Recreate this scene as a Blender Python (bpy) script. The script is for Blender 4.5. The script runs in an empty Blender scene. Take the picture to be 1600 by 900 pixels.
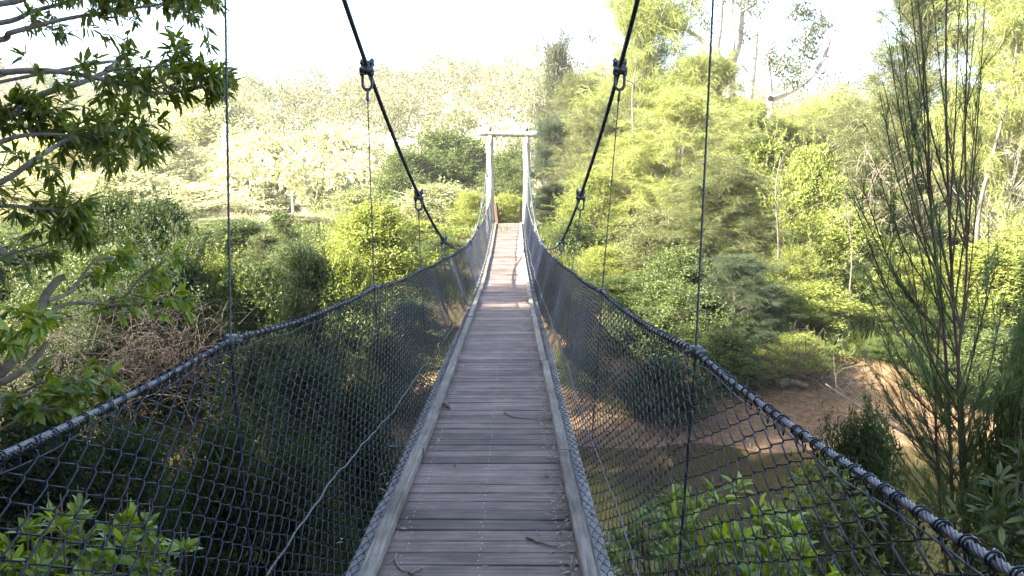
import bpy, math
import numpy as np

R = math.radians
rng = np.random.default_rng(7)
scene = bpy.context.scene
col = scene.collection

# ------------------------------------------------------------------ frame of reference
F = 1244.4                       # focal length in pixels of the 1600 px wide photograph
PITCH = 0.0995
EYE = np.array([0.0, 0.0, 5.0])  # water level is z = 0
FWD = np.array([0, math.cos(PITCH), -math.sin(PITCH)])
UP = np.array([0, math.sin(PITCH), math.cos(PITCH)])
RT = np.array([1.0, 0, 0])
ZUP = np.array([0, 0, 1.0])


def at(px, py, D):
    return EYE + D * FWD + RT * ((px - 800) * D / F) + UP * ((450 - py) * D / F)


def nrm(v):
    v = np.asarray(v, float)
    return v / np.maximum(np.linalg.norm(v, axis=-1, keepdims=True), 1e-9)


# ------------------------------------------------------------------ mesh helpers
class MB:
    """collects vertices and faces, links them as one mesh object"""

    def __init__(self):
        self.v, self.q, self.t, self.qm, self.tm, self.n = [], [], [], [], [], 0

    def add(self, v, q=None, t=None, m=0):
        v = np.asarray(v, np.float64).reshape(-1, 3)
        if q is not None and len(q):
            q = np.asarray(q, np.int64).reshape(-1, 4) + self.n
            self.q.append(q); self.qm.append(np.full(len(q), m))
        if t is not None and len(t):
            t = np.asarray(t, np.int64).reshape(-1, 3) + self.n
            self.t.append(t); self.tm.append(np.full(len(t), m))
        self.v.append(v); self.n += len(v)
        return self

    def mesh(self, name, mats, smooth=True):
        me = bpy.data.meshes.new(name)
        V = np.concatenate(self.v)
        Q = np.concatenate(self.q) if self.q else np.zeros((0, 4), int)
        T = np.concatenate(self.t) if self.t else np.zeros((0, 3), int)
        me.vertices.add(len(V)); me.vertices.foreach_set('co', V.astype(np.float32).ravel())
        nl = Q.size + T.size
        me.loops.add(nl)
        me.loops.foreach_set('vertex_index', np.concatenate([Q.ravel(), T.ravel()]).astype(np.int32))
        me.polygons.add(len(Q) + len(T))
        ls = np.concatenate([np.arange(len(Q)) * 4, Q.size + np.arange(len(T)) * 3]).astype(np.int32)
        me.polygons.foreach_set('loop_start', ls)
        mi = np.concatenate((self.qm or [np.zeros(0)]) + (self.tm or [np.zeros(0)])).astype(np.int32)
        me.update(calc_edges=True)
        me.polygons.foreach_set('material_index', mi)
        me.polygons.foreach_set('use_smooth', np.full(len(mi), smooth))
        for m in (mats if isinstance(mats, (list, tuple)) else [mats]):
            me.materials.append(m)
        me.validate()
        return me

    def build(self, name, mats, parent=None, smooth=True):
        return link(name, self.mesh(name, mats, smooth), parent)


def link(name, me, parent=None):
    o = bpy.data.objects.new(name, me)
    col.objects.link(o)
    if parent is not None:
        o.parent = parent
        # meshes are in world coordinates: undo the parent's offset
        if parent.get('_w'):
            o.location = -parent.location
    return o


def tag(o, label=None, cat=None, group=None, kind=None):
    if label: o['label'] = label
    if cat: o['category'] = cat
    if group: o['group'] = group
    if kind: o['kind'] = kind
    return o


def thing(name, loc, label, cat, group=None):
    o = bpy.data.objects.new(name, None)
    col.objects.link(o)
    o.location = [float(c) for c in loc]
    o.empty_display_size = 0.2
    o['_w'] = 1
    return tag(o, label, cat, group)


def box(mb, c, half, ax=None, m=0, jit=0.0):
    ax = np.eye(3) if ax is None else np.asarray(ax)
    s = np.array([[x, y, z] for x in (-1, 1) for y in (-1, 1) for z in (-1, 1)], float)
    v = np.asarray(c) + (s * np.asarray(half)) @ ax
    if jit: v = v + rng.normal(0, jit, v.shape)
    f = [[0, 1, 3, 2], [4, 6, 7, 5], [0, 4, 5, 1], [2, 3, 7, 6], [0, 2, 6, 4], [1, 5, 7, 3]]
    mb.add(v, f, m=m)


def tube(mb, P, r, k=6, lobes=0, twist=0.0, depth=0.12, m=0, cap=False):
    P = np.asarray(P, float); n = len(P)
    r = np.broadcast_to(np.asarray(r, float), (n,))
    T = nrm(np.gradient(P, axis=0))
    ref = np.array([0.31, 0.2, 0.93]) if abs(T[0] @ np.array([0.31, 0.2, 0.93])) < 0.85 else np.array([0.95, 0.3, 0.05])
    A = np.zeros((n, 3)); a = ref
    for i in range(n):
        a = a - (a @ T[i]) * T[i]
        a = a / max(np.linalg.norm(a), 1e-9); A[i] = a
    B = np.cross(T, A)
    th = np.linspace(0, 2 * math.pi, k, endpoint=False)
    rr = np.ones(k)
    if lobes:
        rr = 1 - depth * (1 - np.abs(np.cos(th * lobes / 2)))
    s = np.concatenate([[0], np.cumsum(np.linalg.norm(np.diff(P, axis=0), axis=1))])
    ph = th[None, :] + (twist * s)[:, None]
    V = P[:, None] + (r[:, None] * rr[None])[..., None] * (np.cos(ph)[..., None] * A[:, None] + np.sin(ph)[..., None] * B[:, None])
    i = np.arange(n - 1)[:, None] * k; j = np.arange(k)[None]; j2 = (j + 1) % k
    q = np.stack([i + j, i + j2, i + k + j2, i + k + j], -1).reshape(-1, 4)
    V = V.reshape(-1, 3)
    t = []
    if cap:
        V = np.concatenate([V, P[:1], P[-1:]])
        c0, c1 = n * k, n * k + 1
        t = [[c0, (a_ + 1) % k, a_] for a_ in range(k)] + [[c1, (n - 1) * k + a_, (n - 1) * k + (a_ + 1) % k] for a_ in range(k)]
    mb.add(V, q, t, m=m)


def batch_tube(mb, P, r, k, ref, m=0):
    """P: (N, n, 3) polylines of the same length, ref: (3,) or (N,3) frame vector"""
    N, n, _ = P.shape
    T = nrm(np.gradient(P, axis=1))
    ref = np.broadcast_to(np.asarray(ref, float), (N, 3))[:, None, :]
    A = nrm(ref - (T * ref).sum(-1, keepdims=True) * T)
    B = np.cross(T, A)
    th = np.linspace(0, 2 * math.pi, k, endpoint=False)
    V = P[:, :, None] + r * (np.cos(th)[None, None, :, None] * A[:, :, None] + np.sin(th)[None, None, :, None] * B[:, :, None])
    base = (np.arange(N) * n * k)[:, None, None]
    i = (np.arange(n - 1) * k)[None, :, None]; j = np.arange(k)[None, None]; j2 = (j + 1) % k
    q = np.stack(np.broadcast_arrays(base + i + j, base + i + j2, base + i + k + j2, base + i + k + j), -1).reshape(-1, 4)
    mb.add(V.reshape(-1, 3), q, m=m)


def curve(pts, n):
    """smooth curve through points (Catmull-Rom)"""
    P = np.asarray(pts, float)
    P = np.concatenate([[2 * P[0] - P[1]], P, [2 * P[-1] - P[-2]]])
    m = len(P) - 3
    u = np.linspace(0, m - 1e-6, n); i = u.astype(int); t = (u - i)[:, None]
    a, b, c, d = P[i], P[i + 1], P[i + 2], P[i + 3]
    return 0.5 * (2 * b + (c - a) * t + (2 * a - 5 * b + 4 * c - d) * t ** 2 + (3 * b - a - 3 * c + d) * t ** 3)


def log_shape(mb, P, r, k=14, wob=0.04, m=0):
    P = np.asarray(P, float)
    tube(mb, P, np.asarray(r) * (1 + rng.normal(0, wob, len(P))), k, cap=True, m=m)


# leaves ------------------------------------------------------------
def blades(mb, P, d, L, W, m=0, fold=0.25, rs=None):
    """diamond shaped leaves, one folded quad each"""
    rs = rs or rng
    P = np.asarray(P); N = len(P)
    d = nrm(d)
    L = np.broadcast_to(L, (N,))[:, None]; W = np.broadcast_to(W, (N,))[:, None]
    s = nrm(np.cross(d, rs.normal(0, 1, (N, 3))))
    nn = np.cross(s, d)
    V = np.stack([P, P + d * L * .45 + s * W * .5 + nn * W * fold, P + d * L, P + d * L * .45 - s * W * .5 + nn * W * fold], 1)
    q = np.arange(N * 4).reshape(N, 4)
    mb.add(V.reshape(-1, 3), q, m=m)


def fine_leaves(mb, P, d, up, L, W, m=0, droop=0.15, fold=0.3):
    """8 vertex leaves with a midrib fold and a bend, for plants close to the camera"""
    P = np.asarray(P, float); N = len(P)
    d = nrm(d); up = np.broadcast_to(up, (N, 3))
    s = nrm(np.cross(d, up)); nn = nrm(np.cross(s, d))
    L = np.broadcast_to(L, (N,))[:, None]; W = np.broadcast_to(W, (N,))[:, None]
    def row(t, w, side, bend):
        return P + d * L * t + s * W * w * side + nn * (abs(side) * W * w * fold - bend * L * droop * t * t)
    V = np.stack([P, row(.3, .42, -1, 1), row(.3, 0, 0, 1), row(.3, .42, 1, 1),
                  row(.68, .4, -1, 1), row(.68, 0, 0, 1), row(.68, .4, 1, 1), row(1, 0, 0, 1.15)], 1)
    o = (np.arange(N) * 8)[:, None]
    q = np.concatenate([o + np.array([1, 2, 5, 4]), o + np.array([2, 3, 6, 5])])
    t = np.concatenate([o + np.array([0, 2, 1]), o + np.array([0, 3, 2]), o + np.array([4, 5, 7]), o + np.array([5, 6, 7])])
    mb.add(V.reshape(-1, 3), q, t, m=m)


# ------------------------------------------------------------------ materials
def new_mat(name):
    m = bpy.data.materials.new(name); m.use_nodes = True
    nt = m.node_tree; nt.nodes.clear()
    out = nt.nodes.new('ShaderNodeOutputMaterial')
    return m, nt, out


def N_(nt, typ, **kw):
    n = nt.nodes.new(typ)
    for k, v in kw.items():
        if k in n.inputs: n.inputs[k].default_value = v
        else: setattr(n, k, v)
    return n


def ramp(nt, stops):
    r = nt.nodes.new('ShaderNodeValToRGB')
    e = r.color_ramp.elements
    while len(e) < len(stops): e.new(0.5)
    for el, (p, c) in zip(e, stops):
        el.position = p; el.color = (*c, 1)
    return r


def leaf_mat(name, c0, c1, c2=None, trans=0.35, rough=0.5, spec=0.3):
    m, nt, out = new_mat(name)
    g = nt.nodes.new('ShaderNodeNewGeometry'); oi = nt.nodes.new('ShaderNodeObjectInfo')
    a = N_(nt, 'ShaderNodeMath', operation='MULTIPLY_ADD'); a.inputs[1].default_value = 0.82
    nt.links.new(g.outputs['Random Per Island'], a.inputs[0])
    b = N_(nt, 'ShaderNodeMath', operation='MULTIPLY'); b.inputs[1].default_value = 0.18
    nt.links.new(oi.outputs['Random'], b.inputs[0]); nt.links.new(b.outputs[0], a.inputs[2])
    st = [(0.0, c0), (0.6, c1), (1.0, c2 or c1)]
    r = ramp(nt, st); nt.links.new(a.outputs[0], r.inputs[0])
    p = N_(nt, 'ShaderNodeBsdfPrincipled', Roughness=rough); p.inputs['Specular IOR Level'].default_value = spec
    t = nt.nodes.new('ShaderNodeBsdfTranslucent')
    hs = N_(nt, 'ShaderNodeHueSaturation', Saturation=1.15, Value=1.3); hs.inputs['Hue'].default_value = 0.485
    nt.links.new(r.outputs[0], p.inputs['Base Color']); nt.links.new(r.outputs[0], hs.inputs['Color'])
    nt.links.new(hs.outputs[0], t.inputs['Color'])
    mx = N_(nt, 'ShaderNodeMixShader'); mx.inputs[0].default_value = trans
    nt.links.new(p.outputs[0], mx.inputs[1]); nt.links.new(t.outputs[0], mx.inputs[2])
    nt.links.new(mx.outputs[0], out.inputs[0])
    return m


def surf_mat(name, c0, c1, scale=(8, 8, 8), rough=0.8, bump=0.2, metallic=0.0, spec=0.3, detail=6, c2=None, island=0.0, bdist=0.01, blotch=0.0):
    m, nt, out = new_mat(name)
    tc = nt.nodes.new('ShaderNodeTexCoord'); mp = nt.nodes.new('ShaderNodeMapping')
    mp.inputs['Scale'].default_value = scale
    nt.links.new(tc.outputs['Object'], mp.inputs[0])
    n = N_(nt, 'ShaderNodeTexNoise', Scale=1.0, Detail=detail, Roughness=0.65)
    nt.links.new(mp.outputs[0], n.inputs['Vector'])
    r = ramp(nt, [(0.3, c0), (0.55, c1), (0.75, c2 or c1)])
    nt.links.new(n.outputs['Fac'], r.inputs[0])
    p = N_(nt, 'ShaderNodeBsdfPrincipled', Roughness=rough, Metallic=metallic); p.inputs['Specular IOR Level'].default_value = spec
    src = r.outputs[0]
    if blotch:
        nb = N_(nt, 'ShaderNodeTexNoise', Scale=2.3, Detail=5.0, Roughness=.6); nt.links.new(tc.outputs['Object'], nb.inputs['Vector'])
        mb_ = N_(nt, 'ShaderNodeMapRange'); mb_.inputs[1].default_value = .35; mb_.inputs[2].default_value = .65
        mb_.inputs[3].default_value = 1 - blotch; mb_.inputs[4].default_value = 1 + blotch * .7
        nt.links.new(nb.outputs[0], mb_.inputs[0])
        hb = nt.nodes.new('ShaderNodeHueSaturation'); nt.links.new(mb_.outputs[0], hb.inputs['Value']); nt.links.new(src, hb.inputs['Color']); src = hb.outputs[0]
    if island:
        g = nt.nodes.new('ShaderNodeNewGeometry'); oi = nt.nodes.new('ShaderNodeObjectInfo')
        ad = N_(nt, 'ShaderNodeMath', operation='ADD'); fr = N_(nt, 'ShaderNodeMath', operation='FRACT')
        nt.links.new(g.outputs['Random Per Island'], ad.inputs[0]); nt.links.new(oi.outputs['Random'], ad.inputs[1])
        nt.links.new(ad.outputs[0], fr.inputs[0])
        mr = N_(nt, 'ShaderNodeMapRange'); mr.inputs[3].default_value = 1 - island; mr.inputs[4].default_value = 1 + island
        nt.links.new(fr.outputs[0], mr.inputs[0])
        hs = nt.nodes.new('ShaderNodeHueSaturation'); nt.links.new(mr.outputs[0], hs.inputs['Value'])
        nt.links.new(src, hs.inputs['Color']); src = hs.outputs[0]
    nt.links.new(src, p.inputs['Base Color'])
    if bump:
        b = N_(nt, 'ShaderNodeBump', Strength=bump, Distance=bdist)
        nt.links.new(n.outputs['Fac'], b.inputs['Height']); nt.links.new(b.outputs[0], p.inputs['Normal'])
    nt.links.new(p.outputs[0], out.inputs[0])
    return m


M = {}
M['plank'] = surf_mat('weathered_plank', (.078, .053, .043), (.158, .115, .096), (3, 60, 40), .75, .6, c2=(.235, .178, .152), island=.32, bdist=.004, blotch=.35)
M['kerb'] = surf_mat('kerb_timber', (.11, .09, .072), (.20, .172, .142), (70, 3.5, 60), .85, .8, c2=(.27, .24, .20), bdist=.008, island=.12, blotch=.35)
M['edge'] = surf_mat('pale_edge_timber', (.15, .142, .135), (.27, .26, .25), (30, 2, 30), .8, .3, bdist=.004)
M['nail'] = surf_mat('nail_steel', (.35, .35, .37), (.5, .5, .52), (40, 40, 40), .4, 0, metallic=.7)
M['log'] = surf_mat('pale_pole_timber', (.10, .10, .075), (.30, .31, .24), (9, 9, 1.6), .75, .6, c2=(.46, .46, .38))
M['rust_post'] = surf_mat('rusty_brown_timber', (.028, .016, .011), (.075, .04, .026), (12, 12, 3), .8, .3)
M['wire'] = surf_mat('black_coated_wire', (.005, .007, .015), (.011, .015, .033), (5, 5, 5), .3, 0, spec=.28)
M['rope'] = surf_mat('grey_wire_rope', (.07, .072, .08), (.16, .163, .175), (60, 60, 60), .45, .1, metallic=.45, spec=.5)
M['rope_dull'] = surf_mat('dull_wire_rope', (.05, .052, .06), (.12, .123, .135), (60, 60, 60), .5, .1, metallic=.3)
M['cable'] = surf_mat('dark_wire_rope', (.03, .034, .045), (.07, .075, .09), (60, 60, 60), .5, .1, metallic=.3)
M['iron'] = surf_mat('dark_forged_steel', (.035, .045, .055), (.09, .10, .11), (25, 25, 25), .5, .15, metallic=.4)
M['bark'] = surf_mat('grey_brown_bark', (.07, .055, .04), (.17, .14, .11), (10, 10, 3), .9, .5)
M['bark_grey'] = surf_mat('mottled_grey_bark', (.13, .115, .10), (.30, .27, .24), (14, 14, 6), .85, .4)
M['bark_red'] = surf_mat('red_brown_bark', (.03, .018, .013), (.08, .045, .033), (20, 20, 4), .85, .4)
M['bark_white'] = surf_mat('smooth_white_gum_bark', (.13, .115, .10), (.27, .245, .22), (3, 3, 1), .8, .1, c2=(.40, .37, .34))
M['bark_pale'] = surf_mat('pale_thin_bark', (.055, .045, .036), (.12, .10, .082), (6, 6, 2), .85, .2)
M['bark_bleached'] = surf_mat('bleached_dead_wood', (.45, .42, .38), (.6, .57, .52), (3, 3, 1), .8, .1)
M['twig'] = surf_mat('dry_brown_twig', (.03, .022, .015), (.075, .057, .042), (12, 12, 12), .9, .2)
M['stem'] = surf_mat('grey_stem', (.10, .085, .06), (.2, .17, .13), (20, 20, 20), .85, .2)
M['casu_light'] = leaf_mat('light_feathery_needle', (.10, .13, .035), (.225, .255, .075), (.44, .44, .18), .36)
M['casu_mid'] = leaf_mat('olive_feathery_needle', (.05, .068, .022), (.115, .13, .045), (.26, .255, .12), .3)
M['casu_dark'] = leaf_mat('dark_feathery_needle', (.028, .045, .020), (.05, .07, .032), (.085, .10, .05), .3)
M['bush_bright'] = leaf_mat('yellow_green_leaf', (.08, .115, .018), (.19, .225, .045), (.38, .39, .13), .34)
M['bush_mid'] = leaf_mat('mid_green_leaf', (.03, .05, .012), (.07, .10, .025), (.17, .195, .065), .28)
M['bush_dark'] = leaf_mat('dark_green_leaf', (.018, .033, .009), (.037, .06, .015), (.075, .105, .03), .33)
M['pale_leaf'] = leaf_mat('overexposed_leaf', (.16, .175, .07), (.42, .42, .21), (.7, .68, .46), .3)  # overexposed look of the sunny slope put into the leaf colour
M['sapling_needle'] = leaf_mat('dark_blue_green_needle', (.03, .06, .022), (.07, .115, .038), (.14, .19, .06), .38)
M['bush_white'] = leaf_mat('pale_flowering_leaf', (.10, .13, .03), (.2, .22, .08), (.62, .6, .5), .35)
M['near_leaf'] = leaf_mat('glossy_brightened_leaf', (.06, .10, .015), (.14, .19, .03), (.29, .32, .075), .5, .3, .5)  # colour lightened in place of sun that the shade trees block
M['sun_tinted_leaf'] = leaf_mat('sunlight_coloured_leaf', (.10, .15, .018), (.22, .30, .034), (.40, .46, .085), .42, .32, .5)  # sunlight on the near bushes put into the leaf colour
M['gum_leaf'] = leaf_mat('grey_green_gum_leaf', (.03, .04, .018), (.055, .065, .03), (.10, .10, .05), .3, .5, .2)
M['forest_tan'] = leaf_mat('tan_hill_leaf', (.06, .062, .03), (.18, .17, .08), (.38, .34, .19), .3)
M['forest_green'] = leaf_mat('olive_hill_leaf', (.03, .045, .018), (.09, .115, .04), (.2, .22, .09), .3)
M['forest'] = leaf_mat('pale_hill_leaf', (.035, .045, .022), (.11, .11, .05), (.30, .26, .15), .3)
M['dry_leaf'] = leaf_mat('dry_fallen_leaf', (.12, .085, .05), (.24, .19, .13), (.38, .33, .26), .15)
M['grass_dry'] = leaf_mat('dry_grass_blade', (.30, .26, .14), (.46, .41, .26), (.62, .58, .42), .35)
M['grass_green'] = leaf_mat('green_grass_blade', (.06, .085, .015), (.12, .16, .03), (.2, .21, .06), .4)


def ground_material():
    m, nt, out = new_mat('bank_earth_and_dry_grass')
    tc = nt.nodes.new('ShaderNodeTexCoord')
    sx = nt.nodes.new('ShaderNodeSeparateXYZ'); nt.links.new(tc.outputs['Object'], sx.inputs[0])
    n1 = N_(nt, 'ShaderNodeTexNoise', Scale=0.45, Detail=8.0, Roughness=.65); nt.links.new(tc.outputs['Object'], n1.inputs['Vector'])
    n2 = N_(nt, 'ShaderNodeTexNoise', Scale=9.0, Detail=8.0, Roughness=.7); nt.links.new(tc.outputs['Object'], n2.inputs['Vector'])
    earth = ramp(nt, [(0.3, (.055, .034, .018)), (.5, (.125, .08, .045)), (.75, (.21, .145, .085))]); nt.links.new(n2.outputs[0], earth.inputs[0])
    litter = ramp(nt, [(.3, (.035, .026, .014)), (.55, (.07, .055, .028)), (.75, (.12, .10, .05))]); nt.links.new(n2.outputs[0], litter.inputs[0])
    field = ramp(nt, [(.3, (.38, .35, .22)), (.55, (.52, .48, .34)), (.75, (.65, .61, .47))]); nt.links.new(n2.outputs[0], field.inputs[0])
    # litter under trees in patches, bare earth by the water, dry field beyond
    pr = ramp(nt, [(.42, (0, 0, 0)), (.56, (1, 1, 1))]); nt.links.new(n1.outputs[0], pr.inputs[0])
    mz = N_(nt, 'ShaderNodeMapRange'); mz.inputs[1].default_value = 1.0; mz.inputs[2].default_value = 2.2
    nt.links.new(sx.outputs['Z'], mz.inputs[0])
    mul = N_(nt, 'ShaderNodeMath', operation='MULTIPLY'); nt.links.new(pr.outputs[0], mul.inputs[0]); nt.links.new(mz.outputs[0], mul.inputs[1])
    mx = N_(nt, 'ShaderNodeMixRGB'); nt.links.new(mul.outputs[0], mx.inputs[0]); nt.links.new(earth.outputs[0], mx.inputs[1]); nt.links.new(litter.outputs[0], mx.inputs[2])
    my = N_(nt, 'ShaderNodeMapRange'); my.inputs[1].default_value = 31; my.inputs[2].default_value = 40
    nt.links.new(sx.outputs['Y'], my.inputs[0])
    mx2 = N_(nt, 'ShaderNodeMixRGB'); nt.links.new(my.outputs[0], mx2.inputs[0]); nt.links.new(mx.outputs[0], mx2.inputs[1]); nt.links.new(field.outputs[0], mx2.inputs[2])
    p = N_(nt, 'ShaderNodeBsdfPrincipled', Roughness=.95); p.inputs['Specular IOR Level'].default_value = .1
    nt.links.new(mx2.outputs[0], p.inputs['Base Color'])
    b = N_(nt, 'ShaderNodeBump', Strength=.6, Distance=.05); nt.links.new(n2.outputs[0], b.inputs['Height']); nt.links.new(b.outputs[0], p.inputs['Normal'])
    nt.links.new(p.outputs[0], out.inputs[0])
    return m


def water_material():
    m, nt, out = new_mat('murky_creek_water')
    tc = nt.nodes.new('ShaderNodeTexCoord')
    n = N_(nt, 'ShaderNodeTexNoise', Scale=1.6, Detail=3.0); nt.links.new(tc.outputs['Object'], n.inputs['Vector'])
    p = N_(nt, 'ShaderNodeBsdfPrincipled', Roughness=.06, IOR=1.33); p.inputs['Base Color'].default_value = (.05, .038, .018, 1)
    p.inputs['Specular IOR Level'].default_value = .6
    b = N_(nt, 'ShaderNodeBump', Strength=.12, Distance=.05); nt.links.new(n.outputs[0], b.inputs['Height']); nt.links.new(b.outputs[0], p.inputs['Normal'])
    nt.links.new(p.outputs[0], out.inputs[0])
    return m


# ------------------------------------------------------------------ terrain and water
PY = [-80, -3, -0.6, 1.2, 3.2, 5.0, 6.5, 9, 14, 16.2, 18, 20, 23, 28, 31, 34, 46, 70, 100, 130, 165, 190, 260, 520]
PZ = [4.2, 3.7, 3.15, 2.3, 1.2, .35, -.35, -1, -.9, -.02, .38, 1.15, 2.3, 3.3, 3.95, 4.1, 4.0, 5.0, 9, 17, 26.5, 27, 20, 4]


def ground(x, y):
    x = np.asarray(x, float); y = np.asarray(y, float)
    far = np.clip((np.abs(x) - 3) / 12, 0, 1)
    w = np.clip(1 - (y - 32) / 15, 0, 1)
    yy = y + far * w * (0.9 * np.sin(x * .23 + .6) + .5 * np.sin(x * .61))
    z = np.interp(yy, PY, PZ)
    near = np.clip(1 - y / 60, 0, 1)
    z = z + .07 * near * (np.sin(x * 2.1 + y * 1.3) + np.sin(x * 1.1 - y * 2.7 + 1)) * np.clip(np.abs(x) / 2, .2, 1)
    bank = np.clip(1 - np.abs(y - 19) / 5, 0, 1) * far
    z = z - .16 * np.clip(1 - np.abs(y - 16.5) / 3.5, 0, 1) * far + bank * (.16 * np.sin(x * 1.9 + np.sin(y * 1.4) * 1.5) + .10 * np.sin(x * 4.3 + y * 2.2) + .05 * np.sin(x * 7.1 - y * 5.3))
    hill = np.clip((y - 70) / 90, 0, 1)
    z = z + hill * (2.2 * np.sin(x * .045 + 1.2) + 1.2 * np.sin(x * .11 + y * .05)) - hill * 9 * np.clip((x - 5) / 90, 0, 1)
    return z


ys = np.concatenate([np.arange(-80, -4, 4), np.arange(-4, 40, .4), np.arange(40, 100, 1.5), np.arange(100, 230, 3), np.arange(230, 521, 12)])
xs = np.concatenate([np.arange(-400, -60, 14), np.arange(-60, -24, 2), np.arange(-24, 24, .45), np.arange(24, 60, 2), np.arange(60, 401, 14)])
X, Y = np.meshgrid(xs, ys)
Z = ground(X, Y)
Z = Z + np.where((Y > -4) & (Y < 40) & (np.abs(X) < 24), rng.normal(0, .025, Z.shape), 0)
mb = MB()
nx, ny = len(xs), len(ys)
ii = (np.arange(ny - 1)[:, None] * nx + np.arange(nx - 1)[None])
mb.add(np.stack([X, Y, Z], -1), np.stack([ii, ii + 1, ii + nx + 1, ii + nx], -1))
tag(mb.build('ground', ground_material()), 'brown creek banks rising to a pale dry field and wooded hill', 'ground', kind='structure')
mb = MB()
mb.add([[-400, 3, 0], [400, 3, 0], [400, 22, 0], [-400, 22, 0]], [[0, 1, 2, 3]])
tag(mb.build('water', water_material()), 'still brown creek water under the bridge', 'water', kind='structure')

# ------------------------------------------------------------------ the bridge
AXIS = -0.15
DT = [-1.5, 0, 3.7, 5.14, 6.9, 9.85, 13, 17.4, 21, 24.1, 28, 32, 34]
DZ = [-1.60, -1.565, -1.338, -1.255, -1.109, -.79, -.46, 0.03, .47, .97, 1.68, 2.53, 2.85]
_c = np.polyfit(DT, DZ, 5)


def deck_h(D): return np.polyval(_c, D)


def bp(D, x, h=0.0):
    """bridge coordinates: distance D, side offset x from the axis, height h above the deck"""
    D = np.asarray(D, float)
    return EYE + D[..., None] * FWD + deck_h(D)[..., None] * UP + (np.asarray(x) + AXIS)[..., None] * RT + np.asarray(h)[..., None] * ZUP


def hw_rail(D, side=0): return np.interp(D, [-2, 13, 20, 26, 32.5], [.918, .918, .86, .80, .74]) - side * .042 * np.interp(D, [1.0, 3.2, 13, 26], [0, 1, 1, 0])
def rail_h(D, side):
    h = np.interp(D, [-2, 0, 1.3, 2, 3.26, 6.52, 9.78, 13.04, 16.3, 20, 26, 31, 32.6],
                  [1.14, 1.13, 1.10, 1.10, 1.13, 1.08, 1.0, .93, .87, .86, .86, .92, 1.0])
    return h + (0.07 if side < 0 else 0.025) * np.interp(D, [3, 9], [1, .35]) - .025 * np.abs(np.sin(np.asarray(D) * math.pi / 3.26))
def hw_base(D): return np.interp(D, [-2, 0, 20, 32.5], [.635, .635, .63, .63])


END = 32.6
root = thing('bridge_deck', bp(np.array(0.), 0.), 'narrow plank deck of the footbridge running away between two mesh fences', 'bridge deck')
pitch = .147
starts = np.arange(-1.4, END + .3, pitch)
def plank_into(mb, D):
    w = pitch - .011 + rng.normal(0, .0012)
    c = bp(np.array(D + w / 2), 0.0, 0.0) + np.array([rng.normal(0, .006), 0, rng.normal(0, .0016)])
    a = bp(np.array(D), 0.); b = bp(np.array(D + w), 0.)
    fy = nrm(b - a); fx = nrm(np.array([1, rng.normal(0, .002), rng.normal(0, .003)])); fz = np.cross(fx, fy)
    L = .58
    hw, ht, ch = w / 2, .019, .004
    # plank with softened long edges
    prof = [(-hw, -ht), (-hw, ht - ch), (-hw + ch, ht), (hw - ch, ht), (hw, ht - ch), (hw, -ht)]
    c = c - fz * .02
    xsn = np.linspace(-L, L, 5)
    V = []
    for x in xsn:
        sag = rng.normal(0, .0008)
        for (py, pz) in prof:
            V.append(c + fx * x + fy * py + fz * (pz + sag))
    q = []
    k = 6
    for i in range(4):
        for j in range(k):
            q.append([i * k + j, i * k + (j + 1) % k, (i + 1) * k + (j + 1) % k, (i + 1) * k + j])
    q += [[0, 5, 4, 1], [1, 4, 3, 2], [4 * k, 4 * k + 1, 4 * k + 4, 4 * k + 5], [4 * k + 1, 4 * k + 2, 4 * k + 3, 4 * k + 4]]
    mb.add(V, q)
    for x in (-.40, -.01, .40):
        for y in (-.035, .035):
            p = c + fx * (x + rng.normal(0, .008)) + fy * (y + rng.normal(0, .006)) + fz * (ht + .0015)
            th = np.linspace(0, 2 * math.pi, 6, endpoint=False)
            rv = [p + .0042 * (math.cos(t) * fx + math.sin(t) * fy) for t in th]
            mb.add(rv, [[0, 1, 2, 3], [0, 3, 4, 5]], m=1)
near0 = int(np.argmin(np.abs(starts - 3.3)))
rest = MB()
for i, D in enumerate(starts):
    if near0 <= i < near0 + 100:
        mb = MB(); plank_into(mb, D); mb.build('plank', [M['plank'], M['nail']], root, smooth=False)
    else:
        plank_into(rest, D)
o = rest.build('plank', [M['plank'], M['nail']], root, smooth=False); o['kind'] = 'stuff'

Ds = np.arange(-1.4, END + .2, .2)
def beam_along(name, x0, x1, h0, h1, mat, wob=.003, x_of=None, step=.2, sections=None, gap=0.008, label=None):
    """a timber running along the bridge, in lengths butted end to end"""
    mb = MB()
    secs = sections or [(-1.4, END + .1)]
    for (a, b) in secs:
        D = np.arange(a + gap, b - gap + 1e-6, step)
        if D[-1] < b - gap: D = np.append(D, b - gap)
        n = len(D)
        ox, oz = rng.normal(0, wob * 1.5), rng.normal(0, wob)
        ch = min(.008, (h1 - h0) * .2)
        prof = [(x0, h0), (x0, h1 - ch), (x0 + ch, h1), (x1 - ch, h1), (x1, h1 - ch), (x1, h0)]
        V = np.stack([bp(D, np.full(n, px + ox) + rng.normal(0, wob * .35, n), np.full(n, ph + oz) + rng.normal(0, wob * .35, n)) for px, ph in prof], 1)
        k = 6; i = np.arange(n - 1)[:, None] * k; j = np.arange(k)[None]; j2 = (j + 1) % k
        q = np.stack([i + j, i + j2, i + k + j2, i + k + j], -1).reshape(-1, 4)
        e = (n - 1) * k
        q = np.concatenate([q, [[0, 5, 4, 1], [1, 4, 3, 2], [e, e + 1, e + 4, e + 5], [e + 1, e + 2, e + 3, e + 4]]])
        mb.add(V.reshape(-1, 3), q)
    return mb.build(name, mat, root, smooth=False)
secs = [(-1.4, 3.2), (3.2, 5.62), (5.62, 9.0), (9.0, 12.6), (12.6, 16.2), (16.2, 19.8), (19.8, 23.4), (23.4, 27), (27, END + .1)]
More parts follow.
